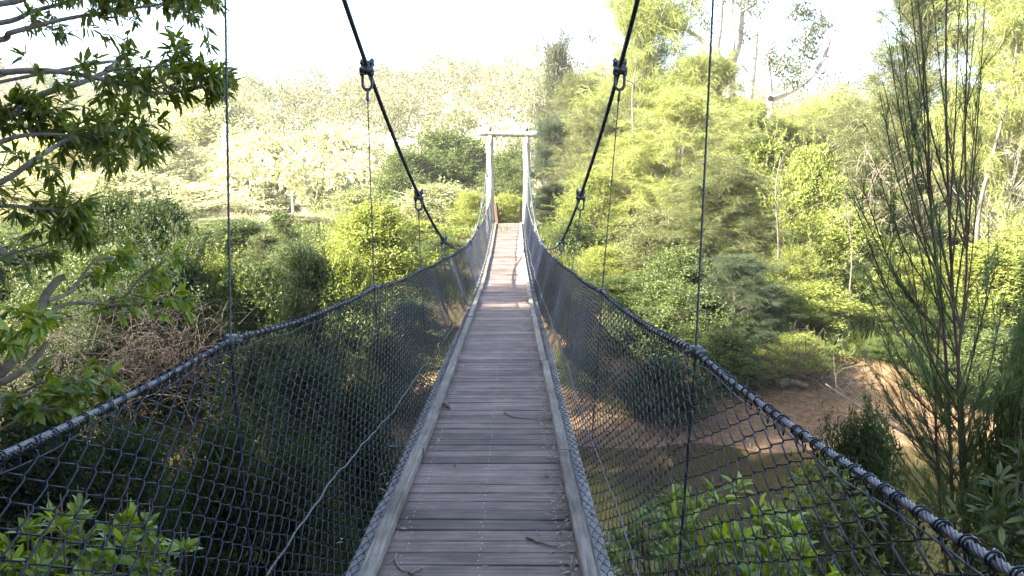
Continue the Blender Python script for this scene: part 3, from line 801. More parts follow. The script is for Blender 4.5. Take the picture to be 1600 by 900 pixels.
GL, GR = 'trees and shrubs left of the bridge', 'trees and shrubs right of the bridge'
T = [
 # left, far to near
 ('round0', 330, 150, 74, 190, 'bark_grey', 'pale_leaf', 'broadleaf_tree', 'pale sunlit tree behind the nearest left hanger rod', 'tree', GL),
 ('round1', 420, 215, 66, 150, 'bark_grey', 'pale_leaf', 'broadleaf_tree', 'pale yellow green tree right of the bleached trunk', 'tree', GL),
 ('round2', 240, 205, 60, 150, 'bark_grey', 'pale_leaf', 'broadleaf_tree', 'overexposed tree seen past the tip of the overhanging branch', 'tree', GL),
 ('round1', 120, 190, 56, 190, 'bark_grey', 'pale_leaf', 'broadleaf_tree', 'overexposed tree behind the leafy branches on the left', 'tree', GL),
 ('bush1', 505, 285, 72, 110, 'bark_grey', 'bush_white', 'shrub', 'white bleached bush on the dry field left of the second hanger', 'shrub', GL),
 ('bush2', 300, 290, 50, 170, 'bark_grey', 'pale_leaf', 'shrub', 'washed out shrub on the dry field by the bleached trunk', 'shrub', GL),
 ('round0', 700, 215, 52, 170, 'bark', 'bush_mid', 'broadleaf_tree', 'rounded green tree behind the left pole of the portal', 'tree', GL),
 ('round2', 632, 240, 48, 110, 'bark', 'bush_mid', 'broadleaf_tree', 'rounded green tree behind the left main cable', 'tree', GL),
 ('round1', 800, 240, 46, 80, 'bark', 'bush_mid', 'broadleaf_tree', 'green tree seen through the opening of the portal', 'tree', GL),
 ('bush0', 793, 305, 38, 80, 'bark', 'bush_bright', 'shrub', 'low sunny bush closing the path beyond the deck', 'shrub', GL),
 ('bush0', 690, 290, 37, 150, 'bark', 'bush_white', 'shrub', 'shrub with whitish blossom left of the portal', 'shrub', GL),
 ('fine1', 735, 300, 35, 70, 'bark', 'bush_bright', 'shrub', 'sunny shrub against the left portal pole', 'shrub', GL),
 ('bush2', 655, 345, 30, 110, 'bark', 'bush_bright', 'shrub', 'yellow green bush behind the third left hanger', 'shrub', GL),
 ('bush1', 590, 322, 24, 150, 'bark', 'bush_bright', 'shrub', 'bright yellow green bush behind the second left hanger', 'shrub', GL),
 ('fine2', 545, 355, 25, 90, 'bark', 'bush_bright', 'shrub', 'sunlit bush between the dark shrub and the bright bush', 'shrub', GL),
 ('sapling0', 442, 330, 26, 60, 'bark', 'bush_mid', 'sapling', 'slender sapling against the bleached field', 'sapling', GL),
 ('sapling0', 415, 365, 25, 70, 'bark', 'casu_mid', 'sapling', 'thin olive sapling left of the slender sapling', 'sapling', GL),
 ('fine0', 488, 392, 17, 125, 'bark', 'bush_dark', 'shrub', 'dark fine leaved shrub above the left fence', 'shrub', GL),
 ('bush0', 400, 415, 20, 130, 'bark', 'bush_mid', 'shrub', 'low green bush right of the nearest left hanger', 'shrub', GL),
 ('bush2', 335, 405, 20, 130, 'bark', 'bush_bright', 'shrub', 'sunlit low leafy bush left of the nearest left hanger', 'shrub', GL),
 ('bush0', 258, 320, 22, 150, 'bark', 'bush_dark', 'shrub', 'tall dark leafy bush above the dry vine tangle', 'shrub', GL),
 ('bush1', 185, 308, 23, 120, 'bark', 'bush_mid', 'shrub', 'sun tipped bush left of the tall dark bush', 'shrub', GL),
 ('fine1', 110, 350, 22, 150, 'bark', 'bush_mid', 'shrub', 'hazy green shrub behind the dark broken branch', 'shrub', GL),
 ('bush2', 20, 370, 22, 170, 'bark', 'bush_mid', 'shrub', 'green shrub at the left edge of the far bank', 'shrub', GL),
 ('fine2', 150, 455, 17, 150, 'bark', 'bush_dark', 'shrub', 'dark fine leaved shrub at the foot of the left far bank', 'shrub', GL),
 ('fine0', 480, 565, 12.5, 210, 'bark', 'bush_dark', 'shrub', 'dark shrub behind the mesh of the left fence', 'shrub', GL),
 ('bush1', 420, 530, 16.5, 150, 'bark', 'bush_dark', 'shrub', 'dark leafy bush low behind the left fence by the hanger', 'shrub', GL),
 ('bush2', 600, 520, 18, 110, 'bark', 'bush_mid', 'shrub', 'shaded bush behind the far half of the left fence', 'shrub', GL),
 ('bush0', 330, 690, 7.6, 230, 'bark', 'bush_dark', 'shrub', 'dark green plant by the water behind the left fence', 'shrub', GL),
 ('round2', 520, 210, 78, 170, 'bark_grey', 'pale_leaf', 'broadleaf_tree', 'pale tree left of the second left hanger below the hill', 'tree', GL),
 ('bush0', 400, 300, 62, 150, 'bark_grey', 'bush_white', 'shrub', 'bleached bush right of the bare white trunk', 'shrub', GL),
 ('bush1', 200, 270, 44, 190, 'bark_grey', 'pale_leaf', 'shrub', 'overexposed shrub under the overhanging branch tip', 'shrub', GL),
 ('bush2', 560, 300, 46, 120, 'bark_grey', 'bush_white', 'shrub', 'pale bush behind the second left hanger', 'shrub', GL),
 ('bush0', 60, 280, 40, 200, 'bark_grey', 'pale_leaf', 'shrub', 'overexposed shrub at the left edge of the field', 'shrub', GL),
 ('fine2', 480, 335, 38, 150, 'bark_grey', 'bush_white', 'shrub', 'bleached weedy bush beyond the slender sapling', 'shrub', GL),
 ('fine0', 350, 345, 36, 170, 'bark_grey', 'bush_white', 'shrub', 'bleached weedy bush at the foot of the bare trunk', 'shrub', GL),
 ('fine1', 300, 375, 20, 100, 'bark', 'bush_mid', 'shrub', 'green shrub merging with the tall dark bush', 'shrub', GL),
 ('fine2', 230, 420, 18.5, 190, 'bark', 'bush_dark', 'shrub', 'shaded brush behind the dry vine tangle', 'shrub', GL),
 ('fine1', 330, 500, 18.5, 120, 'bark', 'bush_dark', 'shrub', 'shaded brush right of the dry vine tangle', 'shrub', GL),
 ('bush1', 60, 470, 19, 200, 'bark', 'bush_mid', 'shrub', 'green brush behind the mottled broken limb', 'shrub', GL),
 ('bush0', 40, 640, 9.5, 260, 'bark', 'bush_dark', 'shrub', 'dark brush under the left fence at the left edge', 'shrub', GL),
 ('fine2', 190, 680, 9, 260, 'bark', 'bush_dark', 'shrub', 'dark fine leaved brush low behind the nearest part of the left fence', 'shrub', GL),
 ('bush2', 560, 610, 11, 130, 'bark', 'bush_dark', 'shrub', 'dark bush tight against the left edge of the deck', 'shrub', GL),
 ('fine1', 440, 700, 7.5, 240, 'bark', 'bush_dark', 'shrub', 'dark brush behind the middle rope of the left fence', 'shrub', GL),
 ('bush1', 640, 470, 21, 110, 'bark', 'bush_mid', 'shrub', 'green bush behind the third left hanger and the fence', 'shrub', GL),
 ('bush0', 530, 440, 20, 120, 'bark', 'bush_mid', 'shrub', 'green bush right of the dark fine leaved shrub', 'shrub', GL),
 ('bush0', 150, 395, 20, 190, 'bark', 'bush_mid', 'shrub', 'green brush above the vine tangle at left', 'shrub', GL),
 ('bush2', 380, 345, 28, 130, 'bark', 'bush_mid', 'shrub', 'half lit bush behind the nearest left hanger', 'shrub', GL),
 ('fine1', 455, 380, 23, 120, 'bark', 'bush_mid', 'shrub', 'olive bush at the foot of the slender sapling', 'shrub', GL),
 ('bush1', 540, 400, 20, 110, 'bark', 'bush_bright', 'shrub', 'sunlit bush just above the left top rope', 'shrub', GL),
 ('bush0', 620, 385, 24, 110, 'bark', 'bush_bright', 'shrub', 'yellow green bush between the second and third left hangers', 'shrub', GL),
 ('fine2', 690, 370, 28, 100, 'bark', 'bush_mid', 'shrub', 'green bush behind the fourth left hanger', 'shrub', GL),
 ('bush1', 280, 400, 19, 140, 'bark', 'bush_dark', 'shrub', 'dark lower half of the bushes left of the nearest left hanger', 'shrub', GL),
 # right, far to near
 ('bush1', 1130, 520, 18.8, 110, 'bark', 'bush_mid', 'shrub', 'shaded bush overhanging the water right of the nearest right hanger', 'shrub', GR),
 ('fine0', 1250, 520, 19.6, 110, 'bark', 'bush_bright', 'shrub', 'bright weeds spilling over the sand', 'shrub', GR),
 ('fine1', 1400, 545, 20.2, 120, 'bark', 'bush_mid', 'shrub', 'weedy green bush on the sand left of the dark sapling', 'shrub', GR),
 ('bush0', 1500, 560, 18.5, 130, 'bark', 'bush_mid', 'shrub', 'green weeds at the waterline behind the dark sapling', 'shrub', GR),
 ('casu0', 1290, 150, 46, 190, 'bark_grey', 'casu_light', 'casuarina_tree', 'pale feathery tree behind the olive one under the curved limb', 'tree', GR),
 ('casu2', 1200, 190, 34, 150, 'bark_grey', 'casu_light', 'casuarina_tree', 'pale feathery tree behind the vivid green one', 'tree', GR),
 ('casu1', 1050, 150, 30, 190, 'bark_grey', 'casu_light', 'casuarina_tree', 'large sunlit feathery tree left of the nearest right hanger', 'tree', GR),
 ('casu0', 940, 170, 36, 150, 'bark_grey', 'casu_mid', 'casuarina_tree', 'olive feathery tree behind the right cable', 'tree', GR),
 ('casu2', 1380, 230, 32, 180, 'bark', 'casu_mid', 'casuarina_tree', 'olive feathery tree left of the dark sapling', 'tree', GR),
 ('fine1', 1340, 400, 23.5, 140, 'bark', 'bush_mid', 'shrub', 'green bush above the lit sand', 'shrub', GR),
 ('bush2', 1270, 440, 21.8, 130, 'bark', 'bush_bright', 'shrub', 'sunlit bush spilling down to the sand', 'shrub', GR),
 ('fine2', 1190, 440, 21.5, 120, 'bark', 'bush_mid', 'shrub', 'green bush right of the dark feathery shrub', 'shrub', GR),
 ('bush0', 1460, 480, 21.5, 150, 'bark', 'bush_mid', 'shrub', 'green bush behind the skirt of the dark sapling', 'shrub', GR),
 ('bush1', 910, 430, 24, 110, 'bark', 'bush_mid', 'shrub', 'green bush close behind the far half of the right fence', 'shrub', GR),
 ('fine0', 970, 430, 23, 120, 'bark', 'bush_mid', 'shrub', 'olive bush behind the second right hanger', 'shrub', GR),
 ('bush2', 1060, 390, 22, 130, 'bark', 'bush_mid', 'shrub', 'mixed bush left of the nearest right hanger rod', 'shrub', GR),
 ('bush1', 1560, 520, 19.5, 170, 'bark', 'bush_mid', 'shrub', 'green bush at the water edge on the right', 'shrub', GR),
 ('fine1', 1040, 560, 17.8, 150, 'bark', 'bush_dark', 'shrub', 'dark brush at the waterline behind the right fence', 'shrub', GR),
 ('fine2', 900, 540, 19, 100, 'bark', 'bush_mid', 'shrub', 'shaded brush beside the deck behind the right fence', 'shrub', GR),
 ('round2', 868, 85, 62, 60, 'bark_grey', 'gum_leaf', 'slender_tree', 'wispy grey green tree top against the sky left of the right cable clamp', 'tree', GR),
 ('casu1', 900, 128, 42, 130, 'bark', 'casu_mid', 'casuarina_tree', 'dull feathery tree right of the portal', 'tree', GR),
 ('casu2', 862, 190, 38, 75, 'bark', 'casu_dark', 'casuarina_tree', 'dark feathery tree touching the right end of the crossbeam', 'tree', GR),
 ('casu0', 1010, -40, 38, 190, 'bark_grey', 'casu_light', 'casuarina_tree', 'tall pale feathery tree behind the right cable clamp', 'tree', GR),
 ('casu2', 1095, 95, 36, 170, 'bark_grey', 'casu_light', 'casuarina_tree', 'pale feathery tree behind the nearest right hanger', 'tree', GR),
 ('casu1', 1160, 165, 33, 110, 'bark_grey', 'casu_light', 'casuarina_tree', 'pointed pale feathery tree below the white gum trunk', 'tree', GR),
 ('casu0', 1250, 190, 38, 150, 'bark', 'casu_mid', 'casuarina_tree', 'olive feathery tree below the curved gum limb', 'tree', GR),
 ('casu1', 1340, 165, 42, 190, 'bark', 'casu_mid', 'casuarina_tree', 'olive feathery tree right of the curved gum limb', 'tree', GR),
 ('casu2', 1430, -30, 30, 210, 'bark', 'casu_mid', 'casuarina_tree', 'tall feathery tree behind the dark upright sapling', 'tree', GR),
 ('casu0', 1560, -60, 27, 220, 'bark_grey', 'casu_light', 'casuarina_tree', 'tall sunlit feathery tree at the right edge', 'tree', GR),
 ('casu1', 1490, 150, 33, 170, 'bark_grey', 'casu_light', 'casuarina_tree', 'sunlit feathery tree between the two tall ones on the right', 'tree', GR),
 ('bush1', 1190, 225, 29, 150, 'bark_grey', 'bush_bright', 'broadleaf_tree', 'pale yellow broadleaf tree right of the nearest right hanger', 'tree', GR),
 ('bush0', 1262, 235, 27, 105, 'bark', 'bush_bright', 'broadleaf_tree', 'vivid green broadleaf tree in the middle of the right bank', 'tree', GR),
 ('bush2', 1310, 330, 24, 130, 'bark', 'bush_bright', 'shrub', 'leafy sunlit bush above the sandy bank', 'shrub', GR),
 ('fine0', 1235, 385, 22.5, 110, 'bark', 'bush_bright', 'shrub', 'sunlit fine leaved bush beside the shaded feathery tree', 'shrub', GR),
 ('casu2', 985, 215, 31, 150, 'bark_grey', 'casu_light', 'casuarina_tree', 'sunlit feathery tree behind the second right hanger', 'tree', GR),
 ('fine1', 925, 270, 30, 110, 'bark_grey', 'bush_bright', 'shrub', 'yellow green tall bush behind the third right hanger', 'shrub', GR),
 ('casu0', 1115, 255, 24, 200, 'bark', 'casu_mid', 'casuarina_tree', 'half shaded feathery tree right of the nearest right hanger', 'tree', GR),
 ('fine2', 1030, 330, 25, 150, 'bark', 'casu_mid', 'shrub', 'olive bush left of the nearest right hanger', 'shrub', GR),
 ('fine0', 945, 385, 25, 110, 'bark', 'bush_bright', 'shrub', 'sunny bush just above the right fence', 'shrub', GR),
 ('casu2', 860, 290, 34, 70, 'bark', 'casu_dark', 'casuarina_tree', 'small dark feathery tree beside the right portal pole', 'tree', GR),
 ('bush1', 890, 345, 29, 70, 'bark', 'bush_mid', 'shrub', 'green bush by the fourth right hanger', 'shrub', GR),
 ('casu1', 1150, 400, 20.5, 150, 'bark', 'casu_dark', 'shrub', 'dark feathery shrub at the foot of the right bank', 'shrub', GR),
 ('bush2', 1080, 450, 20.5, 120, 'bark', 'bush_mid', 'shrub', 'shaded bush where the right hanger meets the fence', 'shrub', GR),
 ('bush0', 1000, 480, 20.5, 110, 'bark', 'bush_mid', 'shrub', 'shaded bush behind the middle of the right fence', 'shrub', GR),
 ('bush2', 1190, 545, 19.6, 90, 'bark', 'bush_bright', 'shrub', 'small leafy bush at the edge of the sandy bank', 'shrub', GR),
 ('fine1', 1420, 400, 23, 160, 'bark', 'bush_bright', 'shrub', 'sunlit bush behind the stems of the dark sapling', 'shrub', GR),
 ('bush1', 1545, 380, 22, 200, 'bark', 'bush_bright', 'shrub', 'sunlit bush on the bank at the right edge', 'shrub', GR),
 ('fine2', 1370, 660, 8.5, 190, 'bark', 'bush_dark', 'shrub', 'dark green shrub standing over the water beside the right fence', 'shrub', GR),
 ('feather0', 1604, 420, 10.5, 55, 'bark', 'sapling_needle', 'casuarina_tree', 'dark feathery tree cut off by the right edge', 'tree', GR),
 ('bush1', 1590, 600, 7.0, 150, 'bark', 'bush_mid', 'shrub', 'leafy green shrub low at the right edge', 'shrub', GR),
]
for r in T:
    plant(*r)

# trees on the near bank to the left, outside the picture, that keep the near half of the bridge in shade
S = [(-9.5, -5, 17, 4.6), (-8.8, 0.5, 15, 4.2), (-11, 6.0, 15, 4.4), (-14, 1, 19, 5), (-5.5, -9, 16, 4.6), (-14, -8, 18, 5), (-1, -12, 15, 4.5), (-7, -3, 13, 3.4), (-12, -3, 18, 4.6), (-10, 9.3, 13, 2.7, 'casu0'), (-15, 7, 17, 3.6, 'casu1'), (-13.2, 11.5, 18, 3.0, 'casu1')]
for i, (x, y, h, rc, *kd) in enumerate(S):
    wm, lm, H, Rc = meshes(kd[0] if kd else f'round{i % 3}', 'bark', 'casu_dark' if kd else 'bush_dark')
    t = thing('broadleaf_tree', (x, y, float(ground(x, y)) - .1), 'dense dark tree on the near bank left of and behind the viewer', 'tree', 'shade trees on the near bank')
    del t['_w']
    t.scale = (rc / Rc, rc / Rc, h / H); t.rotation_euler = (0, 0, i * 1.7)
    for nme, me in (('trunk', wm), ('foliage', lm)):
        o = bpy.data.objects.new(nme, me); col.objects.link(o); o.parent = t

# ------------------------------------------------------------------ gum trees with white trunks
def limb(mb, pts, r0, r1, k=10, n=24):
    C = curve(pts, n); tube(mb, C, np.linspace(r0, r1, n), k); return C


def gum(name, D, limbs, clumps, label, seed, leafsz=(.36, .10)):
    g = np.random.default_rng(seed)
    b = at(*limbs[0][0][0], D)
    gz = float(ground(b[0], b[1]))
    t = thing(name, (b[0], b[1], gz), label, 'tree', GR)
    w, l = MB(), MB()
    for i, (pts, r0, r1) in enumerate(limbs):
        P = [at(px, py, D + g.normal(0, .4) * (i > 0)) for px, py in pts]
        if i == 0: P = [np.array([P[0][0], P[0][1], gz - .3])] + P
        limb(w, P, r0 * 1.35, r1 * 1.35)
    for px, py, rad, n in clumps:
        c = at(px, py, D + g.normal(0, 1.5)); r = rad * D / F
        m = max(3, n // 28)
        cs = c + nrm(g.normal(0, 1, (m, 3))) * r * g.random((m, 1)) ** .5
        for q in cs:
            tube(w, curve([c + g.normal(0, .2, 3), (c + q) / 2 + g.normal(0, .15, 3), q], 5), [.03, .025, .02, .015, .01], 4)
        C = np.repeat(cs, 28, 0)
        P = C + g.normal(0, .32, C.shape)
        d = nrm(g.normal(0, .6, C.shape) + np.array([0, 0, -.8]))
        blades(l, P, d, leafsz[0] * g.uniform(.6, 1.2, len(P)), leafsz[1], rs=g)
    w.build('trunk', M['bark_white'], t); l.build('foliage', M['gum_leaf'], t, smooth=False)


gum('gum_tree', 52, [
    ([(1139, 240), (1139, 180), (1140, 130), (1134, 105)], .42, .26),
    ([(1134, 108), (1120, 80), (1125, 40), (1128, -30)], .2, .1),
    ([(1140, 112), (1155, 70), (1160, 20), (1166, -40)], .17, .08),
    ([(1136, 105), (1100, 65), (1070, 45), (1055, 30)], .15, .05),
    ([(1142, 100), (1146, 60), (1142, 10), (1146, -30)], .14, .07),
    ([(1160, 20), (1180, 0), (1200, -30)], .08, .04)],
    [(1060, 25, 26, 420), (1048, 8, 20, 300), (1085, 5, 20, 260), (1130, -25, 30, 400), (1190, -20, 28, 400), (1100, 40, 18, 160), (1170, 5, 18, 160), (1165, 60, 14, 90)],
    'white trunked gum tree forking behind the nearest right hanger', 5)
gum('gum_tree', 55, [
    ([(1172, 240), (1170, 165), (1176, 110), (1181, 50)], .32, .14),
    ([(1175, 130), (1166, 110), (1158, 100)], .1, .04)],
    [(1185, 20, 14, 70)], 'bare pale gum trunk with a snapped top right of the forked gum', 6)
gum('gum_tree', 50, [
    ([(1205, 240), (1204, 180), (1202, 130), (1200, 90)], .22, .1),
    ([(1204, 155), (1230, 145), (1262, 125), (1285, 95), (1297, 60), (1301, 30)], .17, .06),
    ([(1285, 95), (1297, 85), (1305, 70)], .07, .03),
    ([(1228, 165), (1240, 158), (1250, 148)], .08, .03),
    ([(1200, 95), (1210, 70), (1240, 50)], .08, .03)],
    [(1207, 85, 22, 260), (1222, 100, 22, 240), (1255, 10, 22, 330), (1262, 55, 24, 300), (1285, 40, 20, 230), (1250, 85, 24, 260), (1245, 120, 22, 220), (1290, 120, 18, 120), (1320, 130, 20, 160), (1352, 125, 16, 140)],
    'gum tree with a long curved limb against the sky', 8)
gum('gum_tree', 60, [
    ([(860, 300), (862, 200), (866, 120), (868, 60)], .16, .05)],
    [(855, 75, 10, 60), (860, 90, 14, 130), (885, 60, 12, 80), (880, 110, 14, 130), (900, 95, 12, 80), (925, 60, 14, 90), (1000, 20, 18, 100)],
    'wispy young gum with bluish leaves left of the right main cable', 9)

def slender(pts, D, r, label, seed):
    g = np.random.default_rng(seed)
    P = [at(px, py, D) for px, py in pts]
    b = P[0].copy(); b[2] = float(ground(b[0], b[1])) - .2
    w = MB(); C = limb(w, [b] + P, r, r * .3, 7, 30)
    for i in range(16):
        k = g.integers(9, 28); d = np.array([g.normal(0, 1), g.normal(0, .7), g.uniform(.3, 1.2)]); d = nrm(d) * g.uniform(.5, 1.5)
        limb(w, [C[k], C[k] + d * .5 + g.normal(0, .06, 3), C[k] + d], r * .28, r * .08, 4, 7)
    tag(w.build('bare_tree', M['bark_pale']), label, 'tree', 'thin pale bare trees on the right bank')


slender([(1213, 480), (1216, 380), (1212, 300), (1220, 245)], 22.3, .045, 'thin pale trunk standing before the vivid green broadleaf tree', 1)
slender([(1328, 570), (1326, 480), (1331, 400), (1324, 330)], 21.3, .032, 'thin bare trunk rising from the lit sand', 2)
slender([(985, 340), (990, 230), (988, 150), (996, 90)], 30.0, .07, 'pale slender trunk before the feathery trees left of the nearest right hanger', 3)
slender([(1530, 330), (1552, 240), (1578, 140), (1590, 60)], 25.5, .08, 'leaning pale trunk in the sunlit tree at the right edge', 5)

# pale bare trunk in the field
mb = MB(); b = at(352, 350, 58); gz = float(ground(b[0], b[1])); tp = at(352, 195, 58)
log_shape(mb, curve([[b[0], b[1], gz - .3], [b[0] + .05, b[1], gz + 3], tp], 14), np.linspace(.27, .2, 14))
tag(mb.build('dead_tree', M['bark_bleached']), 'straight white bare trunk of a dead tree in the bleached field on the left', 'tree')

# ------------------------------------------------------------------ far wooded hill
g = np.random.default_rng(77)
mb, wd = MB(), MB()
n = 1250
yy = g.uniform(54, 195, n); xx = g.uniform(-1, 1, n) * (yy * .78 + 8)
keep = (yy > 112) | ((g.random(n) < .55) & ((yy > 78) | (xx < -5)))
xx, yy = xx[keep], yy[keep]
zz = ground(xx, yy)
for x, y, z in zip(xx, yy, zz):
    h = g.uniform(3.5, 10.5) * (1 if y > 90 else .62); r = h * g.uniform(.24, .48)
    k = 6
    cb = np.array([x, y, z + h * (.68 if y > 95 else .46)]) + g.normal(0, 1, (k, 3)) * r * np.array([.5, .5, .35 if y > 95 else .5])
    m = 70
    C = np.repeat(cb, m, 0)
    P = C + nrm(g.normal(0, 1, C.shape)) * g.random((len(C), 1)) ** .4 * r * .55
    blades(mb, P, g.normal(0, 1, P.shape), .5 * g.uniform(.6, 1.3, len(P)), .26, rs=g, m=int(g.choice([0, 2, 3] if y > 95 else [4, 4, 3])))
    tube(mb, [[x, y, z - .3], [x + g.normal(0, .2), y, z + h * .4], [x + g.normal(0, .4), y, z + h * .8]], [.12, .09, .04], 5, m=1)
tag(mb.build('forest', [M['forest'], M['bark_white'], M['forest_tan'], M['forest_green'], M['pale_leaf']], smooth=False), 'pale sunlit gum forest covering the far hill', 'forest', kind='stuff')

# ------------------------------------------------------------------ grass and undergrowth on the banks
def scatter_grass(name, n, xr, yr, L, W, mat, label, dens=None, seed=1, zmin=.25):
    g = np.random.default_rng(seed)
    x = g.uniform(*xr, n); y = g.uniform(*yr, n)
    k = np.sin(x * 1.3 + 2 * np.sin(y * .7)) + np.sin(y * 1.7 + x * .6) + g.normal(0, .6, n)
    z = ground(x, y)
    ok = (k > -.2) & (z > zmin)
    P = np.stack([x, y, z - .02], -1)[ok]
    P = np.repeat(P, 6, 0) + g.normal(0, .05, (ok.sum() * 6, 3)) * [1, 1, 0]
    d = g.normal(0, .45, P.shape); d[:, 2] = 1
    mb = MB(); blades(mb, P, d, L * g.uniform(.4, 1.3, len(P)), W, rs=g)
    tag(mb.build(name, M[mat], smooth=False), label, 'grass', kind='stuff')


scatter_grass('dry_grass', 12000, (-50, 30), (36, 95), .4, .05, 'grass_dry', 'tall bleached grass over the field beyond the creek', seed=2)
scatter_grass('bank_grass', 9000, (-20, 0), (18.5, 33), .45, .025, 'grass_green', 'green grass and weeds on the left far bank', seed=3, zmin=.6)
scatter_grass('bank_grass', 9000, (1, 22), (20.0, 34), .45, .025, 'grass_green', 'green grass and weeds on the right far bank', seed=4, zmin=1.2)
scatter_grass('bank_grass', 2500, (-12, 12), (-4, 5.5), .4, .02, 'grass_green', 'weeds on the near bank below the deck', seed=5, zmin=.2)

def undergrowth(n, xr, yr, mat, label, seed, zmin, hmax=.8, per=110):
    g = np.random.default_rng(seed)
    x = g.uniform(*xr, n); y = g.uniform(*yr, n); z = ground(x, y)
    ok = (z > zmin) & (np.abs(x + .15) > 1.3)
    c = np.stack([x, y, z], -1)[ok]
    r = g.uniform(.3, .9, len(c)); h = g.uniform(.25, hmax, len(c))
    C = np.repeat(c, per, 0); r, h = np.repeat(r, per)[:, None], np.repeat(h, per)[:, None]
    u = nrm(g.normal(0, 1, C.shape)); u[:, 2] = np.abs(u[:, 2])
    q = g.random((len(C), 1)) ** .4
    P = C + u * q * np.concatenate([r, r, h], 1)
    mb = MB(); blades(mb, P, u + g.normal(0, .7, P.shape), .13 * g.uniform(.5, 1.3, len(P)), .05, rs=g)
    tag(mb.build('undergrowth', M[mat], smooth=False), label, 'undergrowth', kind='stuff')


undergrowth(420, (-24, -1), (16.6, 32), 'bush_mid', 'low green undergrowth covering the left far bank', 41, .1)
undergrowth(380, (1, 24), (19.2, 34), 'bush_mid', 'low green undergrowth covering the right far bank', 42, .8)
undergrowth(150, (-10, -1), (-2, 6), 'bush_dark', 'dark low undergrowth on the near bank left of the deck', 43, .0)
undergrowth(110, (1, 10), (-2, 5.5), 'bush_dark', 'dark low undergrowth on the near bank right of the deck', 44, .0)

# dry vine tangle and bare twigs
def tangle(name, px, py, D, rx, rz, n, label, seed, mat='twig', r=.012, L=(.8, 2.2)):
    g = np.random.default_rng(seed)
    c = at(px, py, D); gz = float(ground(c[0], c[1]))
    t = MB()
    for i in range(n):
        p = c + g.normal(0, .5, 3) * np.array([rx, .8, rz]); p[2] = max(p[2], gz + .02)
        a = g.uniform(0, 6.28); l = g.uniform(*L)
        d = np.array([math.cos(a), math.sin(a) * .6, g.uniform(-.3, .9)]); d = nrm(d) * l
        q = p + d; m = (p + q) / 2 + g.normal(0, .22, 3) + np.array([0, 0, .18])
        q[2] = max(q[2] - .25, gz)
        tube(t, curve([p, m, q], 9), np.linspace(r, r * .35, 9) * g.uniform(.5, 1.3), 4)
    tag(t.build(name, M[mat]), label, 'vines')


tangle('vine_tangle', 235, 580, 16.6, 1.6, .85, 480, 'brown tangle of dry leafless vines on the left far bank', 3, r=.007)
tangle('vine_tangle', 95, 600, 16.5, 1.5, .7, 160, 'dry twigs at the water edge behind the left branches', 4, r=.007)
tangle('vine_tangle', 1230, 590, 19.0, 1.0, .5, 160, 'grey dead twigs hanging over the sandy bank', 5, r=.009, L=(.4, 1.2))
tangle('vine_tangle', 1400, 320, 22.5, 1.4, 1.2, 70, 'thin dead twigs behind the dark sapling', 6, 'stem', r=.010, L=(.8, 2.0))

mb = MB(); g = np.random.default_rng(61); n = 5000
x = g.uniform(-20, 20, n); y = g.uniform(16.3, 24, n); z = ground(x, y); ok = z > .03
P = np.stack([x, y, z + .02], -1)[ok]
blades(mb, P, g.normal(0, 1, P.shape) * [1, 1, .15], g.uniform(.05, .3, len(P)), g.uniform(.012, .05, len(P)), rs=g)
tag(mb.build('leaf_litter', M['dry_leaf'], smooth=False), 'fallen leaves and twigs strewn over the sandy far bank', 'leaf litter', kind='stuff')

# leaning dead branch over the water on the right
mb = MB()
P = [at(1290, 600, 13.5), at(1350, 640, 13), at(1420, 680, 12.4), at(1500, 725, 11.6)]
limb(mb, P, .012, .035, 7)
for i in range(14):
    u = rng.uniform(0, 1); a = curve(P, 40)[int(u * 39)]
    limb(mb, [a, a + np.array([rng.normal(0, .2), .1, rng.uniform(.1, .35)]), a + np.array([rng.normal(0, .5), .2, rng.uniform(.2, .8)])], .008, .003, 4, 6)
tag(mb.build('fallen_branch', M['bark']), 'thin dead branch leaning over the water on the right', 'branch')
mb = MB(); P = [at(1215, 610, 19), at(1235, 602, 19), at(1262, 607, 18.8)]
for q in P: q[2] = float(ground(q[0], q[1])) + .1
log_shape(mb, curve(P, 10), np.linspace(.12, .06, 10))
tag(mb.build('log', M['bark']), 'dark drift log lying on the sandy bank', 'log')

# ------------------------------------------------------------------ near plants with real leaves
def leafy_twig(w, l, p, d, L, leafL, leafW, g, r=.004, whorl=6, along=True, droop=.0):
    d = nrm(d)
    q = p + d * L + np.array([0, 0, -droop * L])
    m = (p + q) / 2 + g.normal(0, .06 * L, 3) + np.array([0, 0, .05 * L])
    C = curve([p, m, q], 7); tube(w, C, np.linspace(r, r * .4, 7), 4)
    P, Dv = [], []
    tdir = nrm(C[-1] - C[-2])
    for i in range(whorl):
        P.append(C[-1] - tdir * g.uniform(0, .04)); Dv.append(tdir * g.uniform(.3, 1.1) + nrm(np.cross(tdir, g.normal(0, 1, 3))) * g.uniform(.5, 1.0) + np.array([0, 0, -.12]))
    if along:
        n = max(2, int(L / (leafL * .28)))
        for i in range(n):
            u = g.uniform(.3, .97); k = int(u * 6)
            P.append(C[k] + (C[min(k + 1, 6)] - C[k]) * (u * 6 - k)); Dv.append(tdir * .7 + nrm(np.cross(tdir, g.normal(0, 1, 3))) * .9 + np.array([0, 0, -.15]))
    P, Dv = np.array(P), np.array(Dv)
    n = len(P)
    upv = nrm(np.array([0, 0, 1.0]) + g.normal(0, .35, (n, 3)))
    fine_leaves(l, P, Dv, upv, leafL * g.uniform(.6, 1.15, n), leafW * g.uniform(.8, 1.15, n), droop=g.uniform(.0, .35, n)[:, None])


